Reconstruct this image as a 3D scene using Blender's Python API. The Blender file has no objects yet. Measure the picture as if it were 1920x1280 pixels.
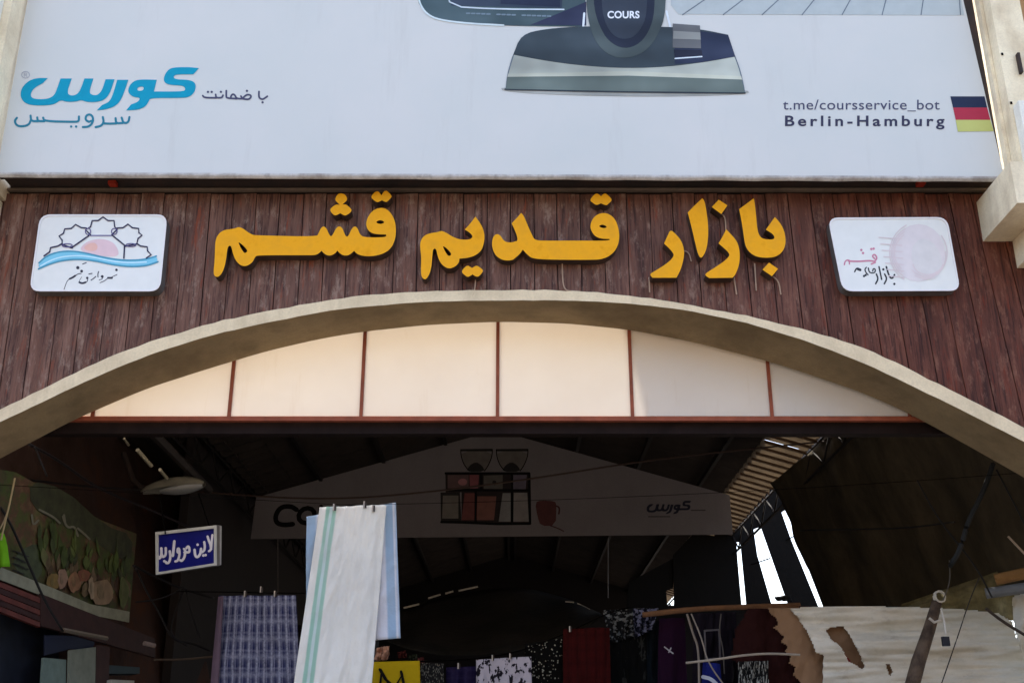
import bpy, math, random
from mathutils import Vector, Matrix, noise as mn
from mathutils.geometry import tessellate_polygon
random.seed(7)
scn = bpy.context.scene
C = scn.collection
R = math.radians

# ------------------------------------------------------------------ camera, world, sun, exposure
PITCH, FPX, EYE = R(21.0), 2110.0, 1.6
cam = bpy.data.cameras.new('camera'); camo = bpy.data.objects.new('camera', cam); C.objects.link(camo)
camo.location = (0, 0, EYE); camo.rotation_euler = (R(90) + PITCH, 0, 0)
cam.sensor_width = 36; cam.lens = 36 * FPX / 1920; cam.clip_end = 3000
scn.camera = camo
SUN_EL, SUN_AZ = R(64), R(-22)        # azimuth from +Y towards +X
w = bpy.data.worlds.new('World'); scn.world = w; w.use_nodes = True
nt = w.node_tree; bgn = nt.nodes['Background']
sky = nt.nodes.new('ShaderNodeTexSky'); sky.sky_type = 'NISHITA'; sky.sun_disc = False
sky.sun_elevation = SUN_EL; sky.sun_rotation = SUN_AZ; sky.dust_density = 4.0; sky.air_density = 1.0; sky.ozone_density = 0.4
nt.links.new(sky.outputs[0], bgn.inputs[0]); bgn.inputs[1].default_value = 0.15
sl = bpy.data.lights.new('sun', 'SUN'); sl.energy = 3.2; sl.angle = R(0.5); sl.color = (1, .95, .86)
so = bpy.data.objects.new('sun', sl); C.objects.link(so)
sd = Vector((math.sin(SUN_AZ) * math.cos(SUN_EL), math.cos(SUN_AZ) * math.cos(SUN_EL), math.sin(SUN_EL)))
so.rotation_euler = sd.to_track_quat('Z', 'Y').to_euler(); so.location = (0, 0, 30)
scn.view_settings.view_transform = 'Standard'; scn.view_settings.look = 'None'
scn.view_settings.gamma = 1; scn.view_settings.use_curve_mapping = False
scn.view_settings.exposure = 2.15

# ------------------------------------------------------------------ helpers: pixel -> place
CP, SP = math.cos(PITCH), math.sin(PITCH)
def ray(px, py):
    a = (px - 960) / FPX; b = (640 - py) / FPX
    return Vector((a, CP - b * SP, SP + b * CP))
def P(px, py, Y):
    d = ray(px, py); t = Y / d.y
    return Vector((d.x * t, Y, EYE + d.z * t))
class Pl:                                   # a plane in the place; at() finds where a point of the drawing lies on it
    def __init__(s, o, n):
        s.o = Vector(o); s.n = Vector(n).normalized()
        if s.n.y > 0: s.n = -s.n
    def at(s, px, py, lift=0):
        d = ray(px, py); e = Vector((0, 0, EYE))
        t = (s.o + s.n * lift - e).dot(s.n) / d.dot(s.n)
        return e + d * t
def PY(Y): return Pl((0, Y, 0), (0, -1, 0))
def plane3(a, b, c): return Pl(a, (b - a).cross(c - a))

def lin(c):
    return tuple((v / 255 / 12.92 if v / 255 <= .04045 else ((v / 255 + .055) / 1.055) ** 2.4) for v in c)

# ------------------------------------------------------------------ objects
def tag(o, label=None, cat=None, group=None, kind=None):
    if label: o['label'] = label
    if cat: o['category'] = cat
    if group: o['group'] = group
    if kind: o['kind'] = kind
    return o
def thing(name, loc, label, cat, group=None):
    o = bpy.data.objects.new(name, None); C.objects.link(o); o.location = loc; o.empty_display_size = .1
    return tag(o, label, cat, group)
def base(parent):
    v = Vector((0, 0, 0)); p = parent
    while p is not None: v += Vector(p.location); p = p.parent
    return v
def mk(name, verts, faces, mats, parent=None, mi=None, uvs=None, smooth=False):
    me = bpy.data.meshes.new(name)
    verts = [Vector(v) for v in verts]
    if parent is None:
        lo = Vector((sum(v.x for v in verts) / len(verts), sum(v.y for v in verts) / len(verts), min(v.z for v in verts)))
        off = lo; loc = lo
    else:
        off = base(parent); loc = Vector((0, 0, 0))
    me.from_pydata([v - off for v in verts], [], faces)
    if not isinstance(mats, (list, tuple)): mats = [mats]
    for m in mats: me.materials.append(m)
    if mi:
        for p, i in zip(me.polygons, mi): p.material_index = i
    if uvs:
        ul = me.uv_layers.new(name='UVMap')
        for p in me.polygons:
            for li in p.loop_indices: ul.data[li].uv = uvs[me.loops[li].vertex_index]
    if smooth:
        for p in me.polygons: p.use_smooth = True
    me.update()
    o = bpy.data.objects.new(name, me); C.objects.link(o); o.parent = parent
    if parent is None: o.location = loc
    return o
class MB:
    def __init__(s): s.v = []; s.f = []
    def box(s, x0, x1, y0, y1, z0, z1):
        b = len(s.v)
        s.v += [(x, y, z) for z in (z0, z1) for y in (y0, y1) for x in (x0, x1)]
        s.f += [tuple(b + i for i in q) for q in ((0, 2, 3, 1), (4, 5, 7, 6), (0, 1, 5, 4), (2, 6, 7, 3), (0, 4, 6, 2), (1, 3, 7, 5))]
        return s
    def tube(s, pts, r, n=6, r2=None):
        pts = [Vector(p) for p in pts]; b = len(s.v); m = len(pts)
        for i, p in enumerate(pts):
            d = (pts[min(i + 1, m - 1)] - pts[max(i - 1, 0)]).normalized()
            up = Vector((0, 0, 1)) if abs(d.z) < .9 else Vector((1, 0, 0))
            a = d.cross(up).normalized(); c = d.cross(a)
            rr = r if r2 is None else r + (r2 - r) * i / (m - 1)
            for k in range(n):
                t = 2 * math.pi * k / n; s.v.append(p + a * math.cos(t) * rr + c * math.sin(t) * rr)
        for i in range(m - 1):
            for k in range(n):
                k2 = (k + 1) % n
                s.f.append((b + i * n + k, b + i * n + k2, b + (i + 1) * n + k2, b + (i + 1) * n + k))
        s.f.append(tuple(b + k for k in range(n))[::-1]); s.f.append(tuple(b + (m - 1) * n + k for k in range(n)))
        return s
    def obj(s, name, mat, parent=None, smooth=False): return mk(name, s.v, s.f, mat, parent, smooth=smooth)
def bar(a, b, r, n=6): return MB().tube([a, b], r, n)
def sag(a, b, drop, n=14):
    return [a.lerp(b, i / n) - Vector((0, 0, drop * 4 * (i / n) * (1 - i / n))) for i in range(n + 1)]

def soften(pts, it=2):                      # corner cutting; a third value marks a corner that stays sharp
    pts = [(p[0], p[1], (p[2] if len(p) > 2 else 0)) for p in pts]
    for _ in range(it):
        out = []; n = len(pts)
        for i, p in enumerate(pts):
            if p[2]: out.append(p); continue
            a = pts[i - 1]; b = pts[(i + 1) % n]
            out.append((p[0] * .75 + a[0] * .25, p[1] * .75 + a[1] * .25, 0))
            out.append((p[0] * .75 + b[0] * .25, p[1] * .75 + b[1] * .25, 0))
        pts = out
    return [(p[0], p[1]) for p in pts]
def xf(pts, ox, oy, s): return [(ox + p[0] / s, oy + p[1] / s) + tuple(p[2:]) for p in pts]
def area(l): return sum(l[i - 1][0] * l[i][1] - l[i][0] * l[i - 1][1] for i in range(len(l)))
def shape(loops, plane, depth, lift=0.0):
    """extruded flat shape with holes; loops in drawing units on a plane"""
    loops = [list(l) for l in loops]
    if area(loops[0]) > 0: loops[0].reverse()
    for l in loops[1:]:
        if area(l) < 0: l.reverse()
    tris = tessellate_polygon([[Vector((p[0], -p[1], 0)) for p in l] for l in loops])
    flat = [p for l in loops for p in l]; n = len(flat)
    v = [plane.at(p[0], p[1], lift + depth) for p in flat]; v += [p - plane.n * depth for p in v]
    f = []; mi = []
    for t in tris:
        a, b, c = (v[i] for i in t)
        if (b - a).cross(c - a).dot(plane.n) < 0: t = (t[0], t[2], t[1])
        f.append(tuple(t)); mi.append(0)
    k = 0
    for l in loops:
        m = len(l)
        for i in range(m):
            a = k + i; b = k + (i + 1) % m
            f.append((a, b, b + n, a + n)); mi.append(1)
        k += m
    return v, f, mi
def put(name, loops, plane, depth, lift, mats, parent=None):
    v, f, mi = shape(loops, plane, depth, lift)
    if not isinstance(mats, (list, tuple)): mats = [mats, mats]
    return mk(name, v, f, list(mats), parent, mi)
def ribbon(pts, wd, closed=False):          # stroke -> quads in drawing units
    pts = [Vector(p[:2]) for p in pts]; L = []; Rr = []; n = len(pts)
    for i, p in enumerate(pts):
        a = pts[i - 1] if (closed or i > 0) else p; b = pts[(i + 1) % n] if (closed or i < n - 1) else p
        d = (b - a)
        d = d.normalized() if d.length > 1e-6 else Vector((1, 0)); nn = Vector((-d.y, d.x)) * wd / 2
        L.append(p + nn); Rr.append(p - nn)
    return L, Rr
def smooth_line(pts, it=2):
    pts = [tuple(p[:2]) for p in pts]
    for _ in range(it):
        if len(pts) < 3: break
        o = [pts[0]]
        for a, b in zip(pts[:-1], pts[1:]):
            o += [(a[0] * .75 + b[0] * .25, a[1] * .75 + b[1] * .25), (a[0] * .25 + b[0] * .75, a[1] * .25 + b[1] * .75)]
        o.append(pts[-1]); pts = o
    return pts
def strokes(name, lines, wd, plane, lift, mat, parent=None, closed=False, dots=(), dr=None, it=2):
    """brush strokes printed on a plane (one part)"""
    v = []; f = []; e = 0
    for l in lines:
        e += 1
        ww = wd
        if isinstance(l, dict): ww = l['w']; l = l['p']
        l = smooth_line(l, it)
        a, b = ribbon(l, ww, closed); k = len(v)
        for p, q in zip(a, b):
            v += [plane.at(p.x, p.y, lift + e * 1e-5), plane.at(q.x, q.y, lift + e * 1e-5)]
        m = len(a)
        for i in range(m if closed else m - 1):
            j = (i + 1) % m; f.append((k + 2 * i, k + 2 * i + 1, k + 2 * j + 1, k + 2 * j))
        for c in ([] if closed else [l[0], l[-1]]):       # round ends
            k = len(v); e += .5
            v += [plane.at(c[0] + ww / 2 * math.cos(t * .785), c[1] + ww / 2 * math.sin(t * .785), lift + e * 1e-5) for t in range(8)]
            f.append(tuple(range(k, k + 8)))
    for d in dots:
        k = len(v); e += 1; r = d[2] if len(d) > 2 else (dr or wd * .6)
        v += [plane.at(d[0] + r * math.cos(t * .785), d[1] + r * math.sin(t * .785), lift + e * 1e-5) for t in range(8)]
        f.append(tuple(range(k, k + 8)))
    return mk(name, v, f, mat, parent)
def text(name, s, box, plane, lift, mat, parent, bold=0.0, space=1.0, shear=0.0, slant=0.0):
    cu = bpy.data.curves.new(name, 'FONT'); cu.body = s; cu.offset = bold; cu.space_character = space; cu.shear = shear
    o = bpy.data.objects.new(name, cu); C.objects.link(o)
    bpy.context.view_layer.update()
    me = bpy.data.meshes.new_from_object(o.evaluated_get(bpy.context.evaluated_depsgraph_get()))
    bpy.data.objects.remove(o)
    xs = [q.co.x for q in me.vertices]; ys = [q.co.y for q in me.vertices]
    x0, y0, x1, y1 = box
    def m(q):
        u = (q.x - min(xs)) / (max(xs) - min(xs)); t = (q.y - min(ys)) / (max(ys) - min(ys))
        return plane.at(x0 + u * (x1 - x0) - slant * t * (y1 - y0), y1 - t * (y1 - y0), lift)
    v = [m(q.co) for q in me.vertices]; f = [tuple(p.vertices) for p in me.polygons]
    bpy.data.meshes.remove(me)
    return mk(name, v, f, mat, parent)

# ------------------------------------------------------------------ materials
class NM:
    def __init__(s, name, rough=.6, spec=.3, metal=0):
        s.m = bpy.data.materials.new(name); s.m.use_nodes = True; s.t = s.m.node_tree
        s.b = s.t.nodes['Principled BSDF']; s.b.inputs['Roughness'].default_value = rough
        s.b.inputs['Specular IOR Level'].default_value = spec; s.b.inputs['Metallic'].default_value = metal
    def n(s, k, **kw):
        x = s.t.nodes.new('ShaderNode' + k)
        for a, v in kw.items(): setattr(x, a, v)
        return x
    def l(s, a, b): s.t.links.new(a, b)
    def pos(s, scale=(1, 1, 1), src='pos', rnd=0):
        if src == 'uv': o = s.n('TexCoord').outputs['UV']
        else: o = s.n('NewGeometry').outputs['Position']
        if rnd:
            oi = s.n('ObjectInfo'); mu = s.n('Math', operation='MULTIPLY'); mu.inputs[1].default_value = rnd
            s.l(oi.outputs['Random'], mu.inputs[0]); ad = s.n('VectorMath', operation='ADD'); s.l(o, ad.inputs[0]); s.l(mu.outputs[0], ad.inputs[1]); o = ad.outputs[0]
        mp = s.n('Mapping'); mp.inputs['Scale'].default_value = scale; s.l(o, mp.inputs[0]); return mp.outputs[0]
    def noise(s, vec, scale, det=4, rough=.6):
        x = s.n('TexNoise'); x.inputs['Scale'].default_value = scale; x.inputs['Detail'].default_value = det; x.inputs['Roughness'].default_value = rough
        s.l(vec, x.inputs['Vector']); return x.outputs['Fac']
    def ramp(s, fac, stops, interp='LINEAR'):
        r = s.n('ValToRGB'); e = r.color_ramp; e.interpolation = interp
        while len(e.elements) < len(stops): e.elements.new(.5)
        for el, (p, c) in zip(e.elements, stops):
            el.position = p; el.color = (c + (1,) if len(c) == 3 else c) if not isinstance(c, (int, float)) else (c, c, c, 1)
        s.l(fac, r.inputs[0]); return r.outputs[0]
    def mix(s, fac, a, b, mode='MIX'):
        x = s.n('Mix', data_type='RGBA', blend_type=mode)
        for sock, v in ((x.inputs[0], fac), (x.inputs[6], a), (x.inputs[7], b)):
            if isinstance(v, (int, float)): sock.default_value = v
            elif isinstance(v, tuple): sock.default_value = v + (1,) if len(v) == 3 else v
            else: s.l(v, sock)
        return x.outputs[2]
    def col(s, c):
        if isinstance(c, tuple): s.b.inputs['Base Color'].default_value = c + (1,)
        else: s.l(c, s.b.inputs['Base Color'])
        return s
    def bump(s, h, st=.3, dist=.01):
        x = s.n('Bump'); x.inputs['Strength'].default_value = st; x.inputs['Distance'].default_value = dist
        s.l(h, x.inputs['Height']); s.l(x.outputs[0], s.b.inputs['Normal']); return s
    def translucent(s, colour, f):
        out = s.t.nodes['Material Output']; tr = s.n('BsdfTranslucent'); mx = s.n('MixShader'); mx.inputs[0].default_value = f
        if isinstance(colour, tuple): tr.inputs[0].default_value = colour + (1,)
        else: s.l(colour, tr.inputs[0])
        s.l(s.b.outputs[0], mx.inputs[1]); s.l(tr.outputs[0], mx.inputs[2]); s.l(mx.outputs[0], out.inputs[0]); return s
MC = {}
def flat(rgb, rough=.6, var=.12, spec=.25, metal=0, name=None):
    """paint, print or plastic with a faint mottling"""
    k = (rgb, rough, var, metal)
    if k in MC: return MC[k]
    m = NM(name or 'paint', rough, spec, metal); c = lin(rgb)
    f = m.noise(m.pos(), 9, 4)
    m.col(m.ramp(f, [(.3, tuple(x * (1 - var) for x in c)), (.7, tuple(min(1, x * (1 + var)) for x in c))]))
    MC[k] = m.m; return m.m
def dirty(rgb, grime, rough=.8, scale=2.2, amount=.5, bump=.25, name='plaster'):
    m = NM(name, rough, .2); v = m.pos()
    a = m.noise(v, scale, 6, .65); b = m.noise(m.pos((1, 1, .25)), scale * 3, 5); f = m.noise(v, 60, 3)
    c = m.mix(m.ramp(a, [(.42, 0), (.68, amount)]), lin(rgb), lin(grime))
    c = m.mix(m.ramp(b, [(.5, 0), (.75, amount * .8)]), c, lin(grime))
    c = m.mix(m.ramp(f, [(.3, .25), (.6, 0)]), c, lin(tuple(int(x * .75) for x in rgb)))
    m.col(c); m.bump(m.noise(v, 25, 6), bump, .01); return m.m

# weathered stained boards
m = NM('stained_boards', .62, .22)
vs = m.pos((9, 9, .9), rnd=30); vf = m.pos((60, 60, 3.0), rnd=30); vp = m.pos((6, 6, 2.0), rnd=11)
g1 = m.noise(vs, 1.0, 6, .7); g2 = m.noise(vf, 1.0, 4, .7); g3 = m.noise(vp, 2.6, 8, .75)
c = m.ramp(g1, [(.3, lin((56, 32, 23))), (.5, lin((104, 71, 58))), (.68, lin((138, 102, 86)))])
oi = m.n('ObjectInfo')
c = m.mix(m.ramp(oi.outputs['Random'], [(0, .0), (1, .55)]), c, m.ramp(g2, [(.3, lin((70, 36, 22))), (.7, lin((122, 90, 76)))]))
c = m.mix(m.ramp(g2, [(.34, .75), (.5, 0)]), c, lin((44, 24, 24)))
c = m.mix(m.ramp(g3, [(.53, 0), (.66, .6)]), c, lin((154, 130, 114)))
g4 = m.noise(m.pos((14, 14, 1.6), rnd=5), 1.3, 7, .8)
c = m.mix(m.ramp(g4, [(.56, 0), (.66, .85)]), c, lin((124, 58, 32)))
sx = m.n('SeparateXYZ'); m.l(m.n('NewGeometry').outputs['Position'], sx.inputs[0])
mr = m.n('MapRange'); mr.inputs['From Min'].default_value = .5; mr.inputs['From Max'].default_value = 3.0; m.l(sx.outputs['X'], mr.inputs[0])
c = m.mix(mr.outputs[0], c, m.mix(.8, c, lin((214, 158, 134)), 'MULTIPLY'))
c = m.mix(m.ramp(m.noise(m.pos((30, 30, 1.0), rnd=3), 1.2, 5, .85), [(.69, 0), (.74, .8)]), c, lin((168, 146, 132)))
m.col(c); m.bump(g2, .5, .004)
M_WOOD = m.m
M_BACK = flat((24, 15, 14), .9, name='dark_backing')
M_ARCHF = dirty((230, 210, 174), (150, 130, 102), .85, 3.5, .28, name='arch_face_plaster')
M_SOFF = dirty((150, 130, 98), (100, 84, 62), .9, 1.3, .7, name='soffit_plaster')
M_PIL = dirty((244, 230, 198), (164, 138, 104), .8, 2.4, .45, name='cream_plaster')
M_PILW = dirty((236, 234, 222), (190, 180, 160), .7, 2, .3, name='white_panel')
M_TAN = dirty((176, 138, 96), (120, 88, 58), .85, 3, .5, name='tan_wall')
M_BEAM = dirty((52, 46, 44), (80, 58, 48), .7, 4, .5, name='dark_steel')
M_RED = flat((142, 74, 50), .6, .25, name='red_oxide_paint')
M_RED2 = flat((32, 23, 21), .8, .3, .1, name='brown_beam_paint')
M_LETF = NM('yellow_acrylic', .55, .12)
M_LETF.col(M_LETF.ramp(M_LETF.noise(M_LETF.pos((1, 1, 1)), 7, 5, .7), [(.3, lin((226, 154, 12))), (.45, lin((238, 166, 22))), (.8, lin((222, 156, 34)))])); M_LETF = M_LETF.m
M_LETS = flat((70, 54, 46), .6, .3, name='letter_return')
m = NM('vinyl_print', .5, .3); v = m.pos()
c = m.ramp(m.noise(v, .8, 5), [(.35, lin((199, 201, 197))), (.7, lin((206, 205, 201)))])
m.col(m.mix(m.ramp(m.noise(m.pos((3, 3, .3)), 2.5, 6, .7), [(.58, 0), (.8, .25)]), c, lin((170, 165, 160)))); m.bump(m.noise(m.pos((1, 1, .5)), 1.4, 3), .3, .02)
M_VINYL = m.m
m = NM('translucent_panel', .45, .3); v = m.pos()
pc = m.ramp(m.noise(v, .9, 5), [(.3, lin((236, 227, 214))), (.7, lin((243, 236, 225)))])
pc = m.mix(m.ramp(m.noise(m.pos((5, 5, .6)), 2, 5), [(.6, 0), (.85, .3)]), pc, lin((205, 182, 150)))
m.col(pc); m.translucent(pc, .42); M_PANEL = m.m
M_PLQ = flat((228, 228, 222), .35, .03, .4, name='plaque_acrylic')
M_PLQS = flat((96, 92, 90), .5, .2, name='plaque_edge')
M_WIRE = flat((168, 140, 118), .7, name='pale_wire'); M_BLK = flat((10, 9, 9), .9, .1, .0, name='black_cable')
M_GRND = dirty((96, 90, 84), (60, 56, 52), .95, .7, .6, name='paving')
M_OPP = dirty((150, 132, 108), (100, 86, 70), .9, .5, .5, name='plaster_opposite')

# ------------------------------------------------------------------ ground and surroundings
mk('ground', [(-400, -400, 0), (400, -400, 0), (400, 600, 0), (-400, 600, 0)], [(0, 1, 2, 3)], M_GRND)['kind'] = 'structure'
o = thing('shop_building', (0, -9, 0), 'plain plastered shop building across the street from the gate', 'building')
b = MB().box(-14, 14, -13, -9, 0, 7.5); b.obj('wall', M_OPP, o)
MB().box(-14.2, 14.2, -13.2, -8.7, 7.5, 7.8).obj('parapet', M_PIL, o)
for i in range(6):
    MB().box(-12.5 + i * 4.4, -9.7 + i * 4.4, -9.0, -8.96, .1, 3.0).obj('shutter', M_BEAM, o)

# ------------------------------------------------------------------ the gate: arch, boards, piers
OUT = [(-520, 1700), (-500, 1400), (-440, 1150), (-310, 960), (-160, 850), (0, 768), (76, 731), (121, 709), (174, 683), (253, 650), (318, 629), (400, 604), (525, 579), (600, 565), (682, 554), (760, 548), (833, 545), (900, 544), (1000, 543), (1061, 545), (1130, 549), (1190, 555), (1260, 565), (1339, 580), (1420, 596), (1500, 615), (1560, 633), (1621, 653), (1690, 684), (1753, 717), (1837, 757), (1920, 802), (2060, 880), (2200, 980), (2330, 1150), (2390, 1400), (2410, 1700)]
LOW = [(-520, 1700), (-500, 1420), (-440, 1180), (-310, 988), (-160, 876), (0, 791), (79, 754), (141, 724), (239, 681), (309, 655), (400, 627), (500, 605), (622, 581), (773, 567), (860, 564), (954, 563), (1060, 563), (1174, 568), (1287, 581), (1400, 605), (1500, 635), (1570, 661), (1641, 690), (1711, 724), (1809, 771), (1920, 828), (2060, 905), (2200, 1004), (2330, 1178), (2390, 1420), (2410, 1700)]
REAR = [(-495, 1700), (-470, 1470), (-400, 1220), (-270, 1040), (-140, 940), (0, 859), (56, 830), (132, 790), (197, 761), (281, 726), (400, 688), (500, 658), (600, 635), (677, 622), (800, 609), (933, 603), (1060, 606), (1180, 618), (1300, 641), (1440, 677), (1500, 696), (1612, 734), (1697, 771), (1781, 816), (1866, 864), (1920, 895), (2050, 965), (2170, 1050), (2300, 1230), (2360, 1470), (2385, 1700)]
def itp(T, x):
    if x <= T[0][0]: return T[0][1]
    for (a, b), (c_, d) in zip(T[:-1], T[1:]):
        if x <= c_: return b + (d - b) * (x - a) / (c_ - a)
    return T[-1][1]
def sitp(T, x, r=26): return (itp(T, x - r) + itp(T, x) * 2 + itp(T, x + r)) / 4 if 0 < x < 1920 else itp(T, x)
gate = thing('bazaar_gate', (0, 8.2, 0), 'wood clad bazaar gateway with a wide plastered arch', 'gate')
xs = [-515, -500, -470, -440, -380, -310, -230, -160, -80] + list(range(-20, 1941, 20)) + [2000, 2060, 2130, 2200, 2270, 2330, 2360, 2390, 2405]
YF, YR = 7.95, 8.40
v = []; f = []; mi = []
for i, x in enumerate(xs):
    jig = random.uniform(-1.2, 1.2) if -20 < x < 1940 else 0
    a = P(x, sitp(OUT, x) + jig, YF); bq = P(x, sitp(LOW, x) + jig * .4, YF)
    # rear edge: sample by matching fraction so the soffit runs straight back
    fx = (x - xs[0]) / (xs[-1] - xs[0]); xr = REAR[0][0] + fx * (REAR[-1][0] - REAR[0][0])
    r_ = P(xr, sitp(REAR, xr), YR)
    v += [Vector((a.x, 8.01, a.z)), a, bq, r_, Vector((r_.x, YR, r_.z + .12))]
    if i:
        k = 5 * i
        for j in range(4): f.append((k - 5 + j, k + j, k + j + 1, k - 5 + j + 1)); mi.append(0 if j < 2 else 1)
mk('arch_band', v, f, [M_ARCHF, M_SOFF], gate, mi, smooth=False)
ZT = P(960, 362, 8.0).z
v = []; f = []
for i, x in enumerate(xs):
    a = P(x, sitp(OUT, x) - 2, 8.008)
    v += [Vector((a.x, 8.008, ZT + .07)), a, Vector((a.x, 8.38, a.z)), Vector((a.x, 8.38, ZT + .07))]
    if i:
        k = 4 * i
        for j in range(4): f.append((k - 4 + j, k + j, k + (j + 1) % 4, k - 4 + (j + 1) % 4))
mk('backing_wall', v, f, M_BACK, gate)
def pslope(x):
    return (x - 944) / 6300 if x < 1100 else (x - 944) / 6300 + .115 * max(0, (x - 1100) / 800) ** 1.5
x = -420.0
while x < 2330:
    wdt = 43.2 + random.uniform(-1.5, 1.5); x0 = x + .7; x1 = x + wdt - .9; x += wdt
    yo = 7.972 + random.uniform(-.006, .006)
    def edge(xt):
        s_ = pslope(xt); y = 900
        for _ in range(30): y = y * .5 + .5 * min(1650, sitp(OUT, xt + s_ * (y - 362)) + 3)
        return (xt + s_ * (y - 362), y)
    e0 = edge(x0); e1 = edge(x1)
    top0, top1 = (x0, 362 + random.uniform(0, 3)), (x1, 362 + random.uniform(0, 3))
    bot = []
    for t in (0, .33, .66, 1):
        bx = e0[0] + (e1[0] - e0[0]) * t; bot.append((bx, (sitp(OUT, bx) + 3) if -300 < bx < 2150 else e0[1] + (e1[1] - e0[1]) * t))
    mid = [(e1[0] * .5 + top1[0] * .5 + random.uniform(-.6, .6), (e1[1] + top1[1]) / 2)]
    loop = [top0, top1] + mid + bot[::-1]
    vv, ff, mm = shape([loop], PY(yo), .0, .0)
    n = len(loop); dv = [Vector(p) for p in vv[:n]]
    bk = [Vector((p.x, 8.006, p.z)) for p in dv]
    mk('plank', dv + bk, ff, M_WOOD, gate)
# trim under the billboard beam, plaster piers at both sides
MB().box(-4.6, 4.3, 7.955, 8.0, ZT + .004, ZT + .022).obj('top_trim', dirty((120, 104, 90), (60, 50, 44), name='worn_trim'), gate)
for sx_, x0, x1 in ((-1, -7.2, -5.35), (1, 5.2, 7.0)):
    MB().box(x0, x1, 7.9, 8.5, 0, 6.3).obj('pier', M_PIL, gate)

# ------------------------------------------------------------------ panel strip behind the arch
strip = thing('glazing_strip', (0, 8.5, 4.2), 'row of cream translucent panels in a red brown frame under the arch', 'panels')
PX_ = [-4.37, -3.29, -2.22, -1.185, -.114, .945, 2.04, 3.12, 4.2]
zb, zt = P(960, 780, 8.46).z, 5.35
for a, b_ in zip(PX_[:-1], PX_[1:]):
    MB().box(a + .012, b_ - .012, 8.455, 8.463, zb, zt).obj('panel', M_PANEL, strip)
for a in PX_: MB().box(a - .013, a + .013, 8.44, 8.475, zb - .01, zt).obj('mullion', M_RED, strip)
MB().box(-4.5, 4.3, 8.43, 8.48, zb - .045, zb - .011).obj('bottom_rail', M_RED, strip)
MB().box(-4.5, 4.3, 8.50, 8.60, zb - .13, zb + .02).obj('back_beam', M_RED2, strip)
MB().box(-4.5, 4.3, 8.44, 8.48, zt + .003, zt + .05).obj('top_rail', M_RED, strip)

# ------------------------------------------------------------------ billboard
YB = 7.70; PB = PY(YB)
bb = thing('billboard', (0, 7.75, 5.9), 'large pale blue advertising billboard with a floor cleaner head above the gate', 'billboard')
def BP(x, y, Y=YB): return P(x, y, Y)
q = [BP(-6, 323), BP(1883, 331), BP(1806, 0), BP(52, 0)]
def up(a, b_, dz): d = (b_ - a); return b_ + d * (dz / max(d.z, .1))
tr, tl = up(q[1], q[2], 1.6), up(q[0], q[3], 1.6); q = [q[0], q[1], tr, tl]
n_ = 24; v = []; f = []
for j in range(n_ + 1):
    for i in range(n_ * 2 + 1):
        u, t = i / (2 * n_), j / n_
        p = q[0].lerp(q[1], u).lerp(q[3].lerp(q[2], u), t); v.append(p)
for j in range(n_):
    for i in range(2 * n_):
        k = j * (2 * n_ + 1) + i; f.append((k, k + 1, k + 2 * n_ + 2, k + 2 * n_ + 1))
mk('printed_sheet', v, f, M_VINYL, bb, smooth=True)
b = MB()
b.box(q[0].x, q[1].x, 7.712, 7.74, q[0].z + .0, q[3].z)
b.obj('backing_frame', M_BEAM, bb)
v0, v1 = q[0], q[1]
M_HEM = dirty((198, 194, 190), (120, 106, 96), .7, 6, .7, name='hem')
hem = []
for i in range(49):
    p = v0.lerp(v1, i / 48); s_ = .004 * math.sin(i * 1.7) * random.random()
    hem += [p + Vector((0, -.010, -.004)), p + Vector((0, -.016, -.03 + s_)), p + Vector((0, .01, -.042 + s_))]
f = []
for i in range(48):
    for j in range(2): f.append((3 * i + j, 3 * i + j + 1, 3 * i + 4 + j, 3 * i + 3 + j))
mk('hem', hem, f, M_HEM, bb, smooth=True)
MB().box(v0.x, v1.x, 7.745, 8.007, ZT + .034, ZT + .06).obj('soffit_board', M_BEAM, bb)
MB().box(v0.x, v1.x, 7.74, 7.78, ZT - .0, ZT + .028).obj('angle_iron', M_BEAM, bb)
for px_, py_ in ((210, 349), (1728, 351)):
    p = P(px_, py_, 7.86); MB().box(p.x - .03, p.x + .03, 7.84, 7.90, ZT - .002, ZT + .028).obj('red_clamp', flat((150, 46, 28), .6), bb)
for i in range(7):
    xx = -3.7 + i * 1.22
    MB().box(xx, xx + .05, 7.76, 7.81, ZT + .05, q[3].z).obj('rear_post', M_BEAM, bb)
L1 = .002
BLUE = flat((16, 146, 176), .6, .05, .1); TEAL = flat((44, 122, 144), .6, .05, .1); INK = flat((66, 66, 92), .5, .05); INK2 = flat((48, 46, 70), .5, .05)
LOGO_K = [(1790, 135, 1), (1740, 190, 1), (1600, 190), (1560, 205), (1570, 235), (1700, 240), (1750, 260), (1765, 300), (1745, 360), (1700, 395), (1640, 403), (1350, 403), (1340, 430), (1310, 480), (1240, 510), (1135, 515, 1), (1180, 460, 1), (1240, 440), (1265, 400), (1200, 395), (1155, 360), (1155, 310), (1190, 260), (1250, 235), (1410, 240, 1), (1385, 345, 1), (1640, 345), (1670, 330), (1660, 300), (1620, 290), (1520, 285), (1475, 260), (1475, 210), (1510, 150), (1560, 128), (1700, 125)]
LOGO_KH = [(1238, 305), (1295, 298), (1290, 338), (1232, 338)]
LOGO_R = [(1055, 240, 1), (1155, 240, 1), (1100, 400), (1050, 470), (960, 505), (870, 515, 1), (920, 465, 1), (980, 440), (1010, 390)]
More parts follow.
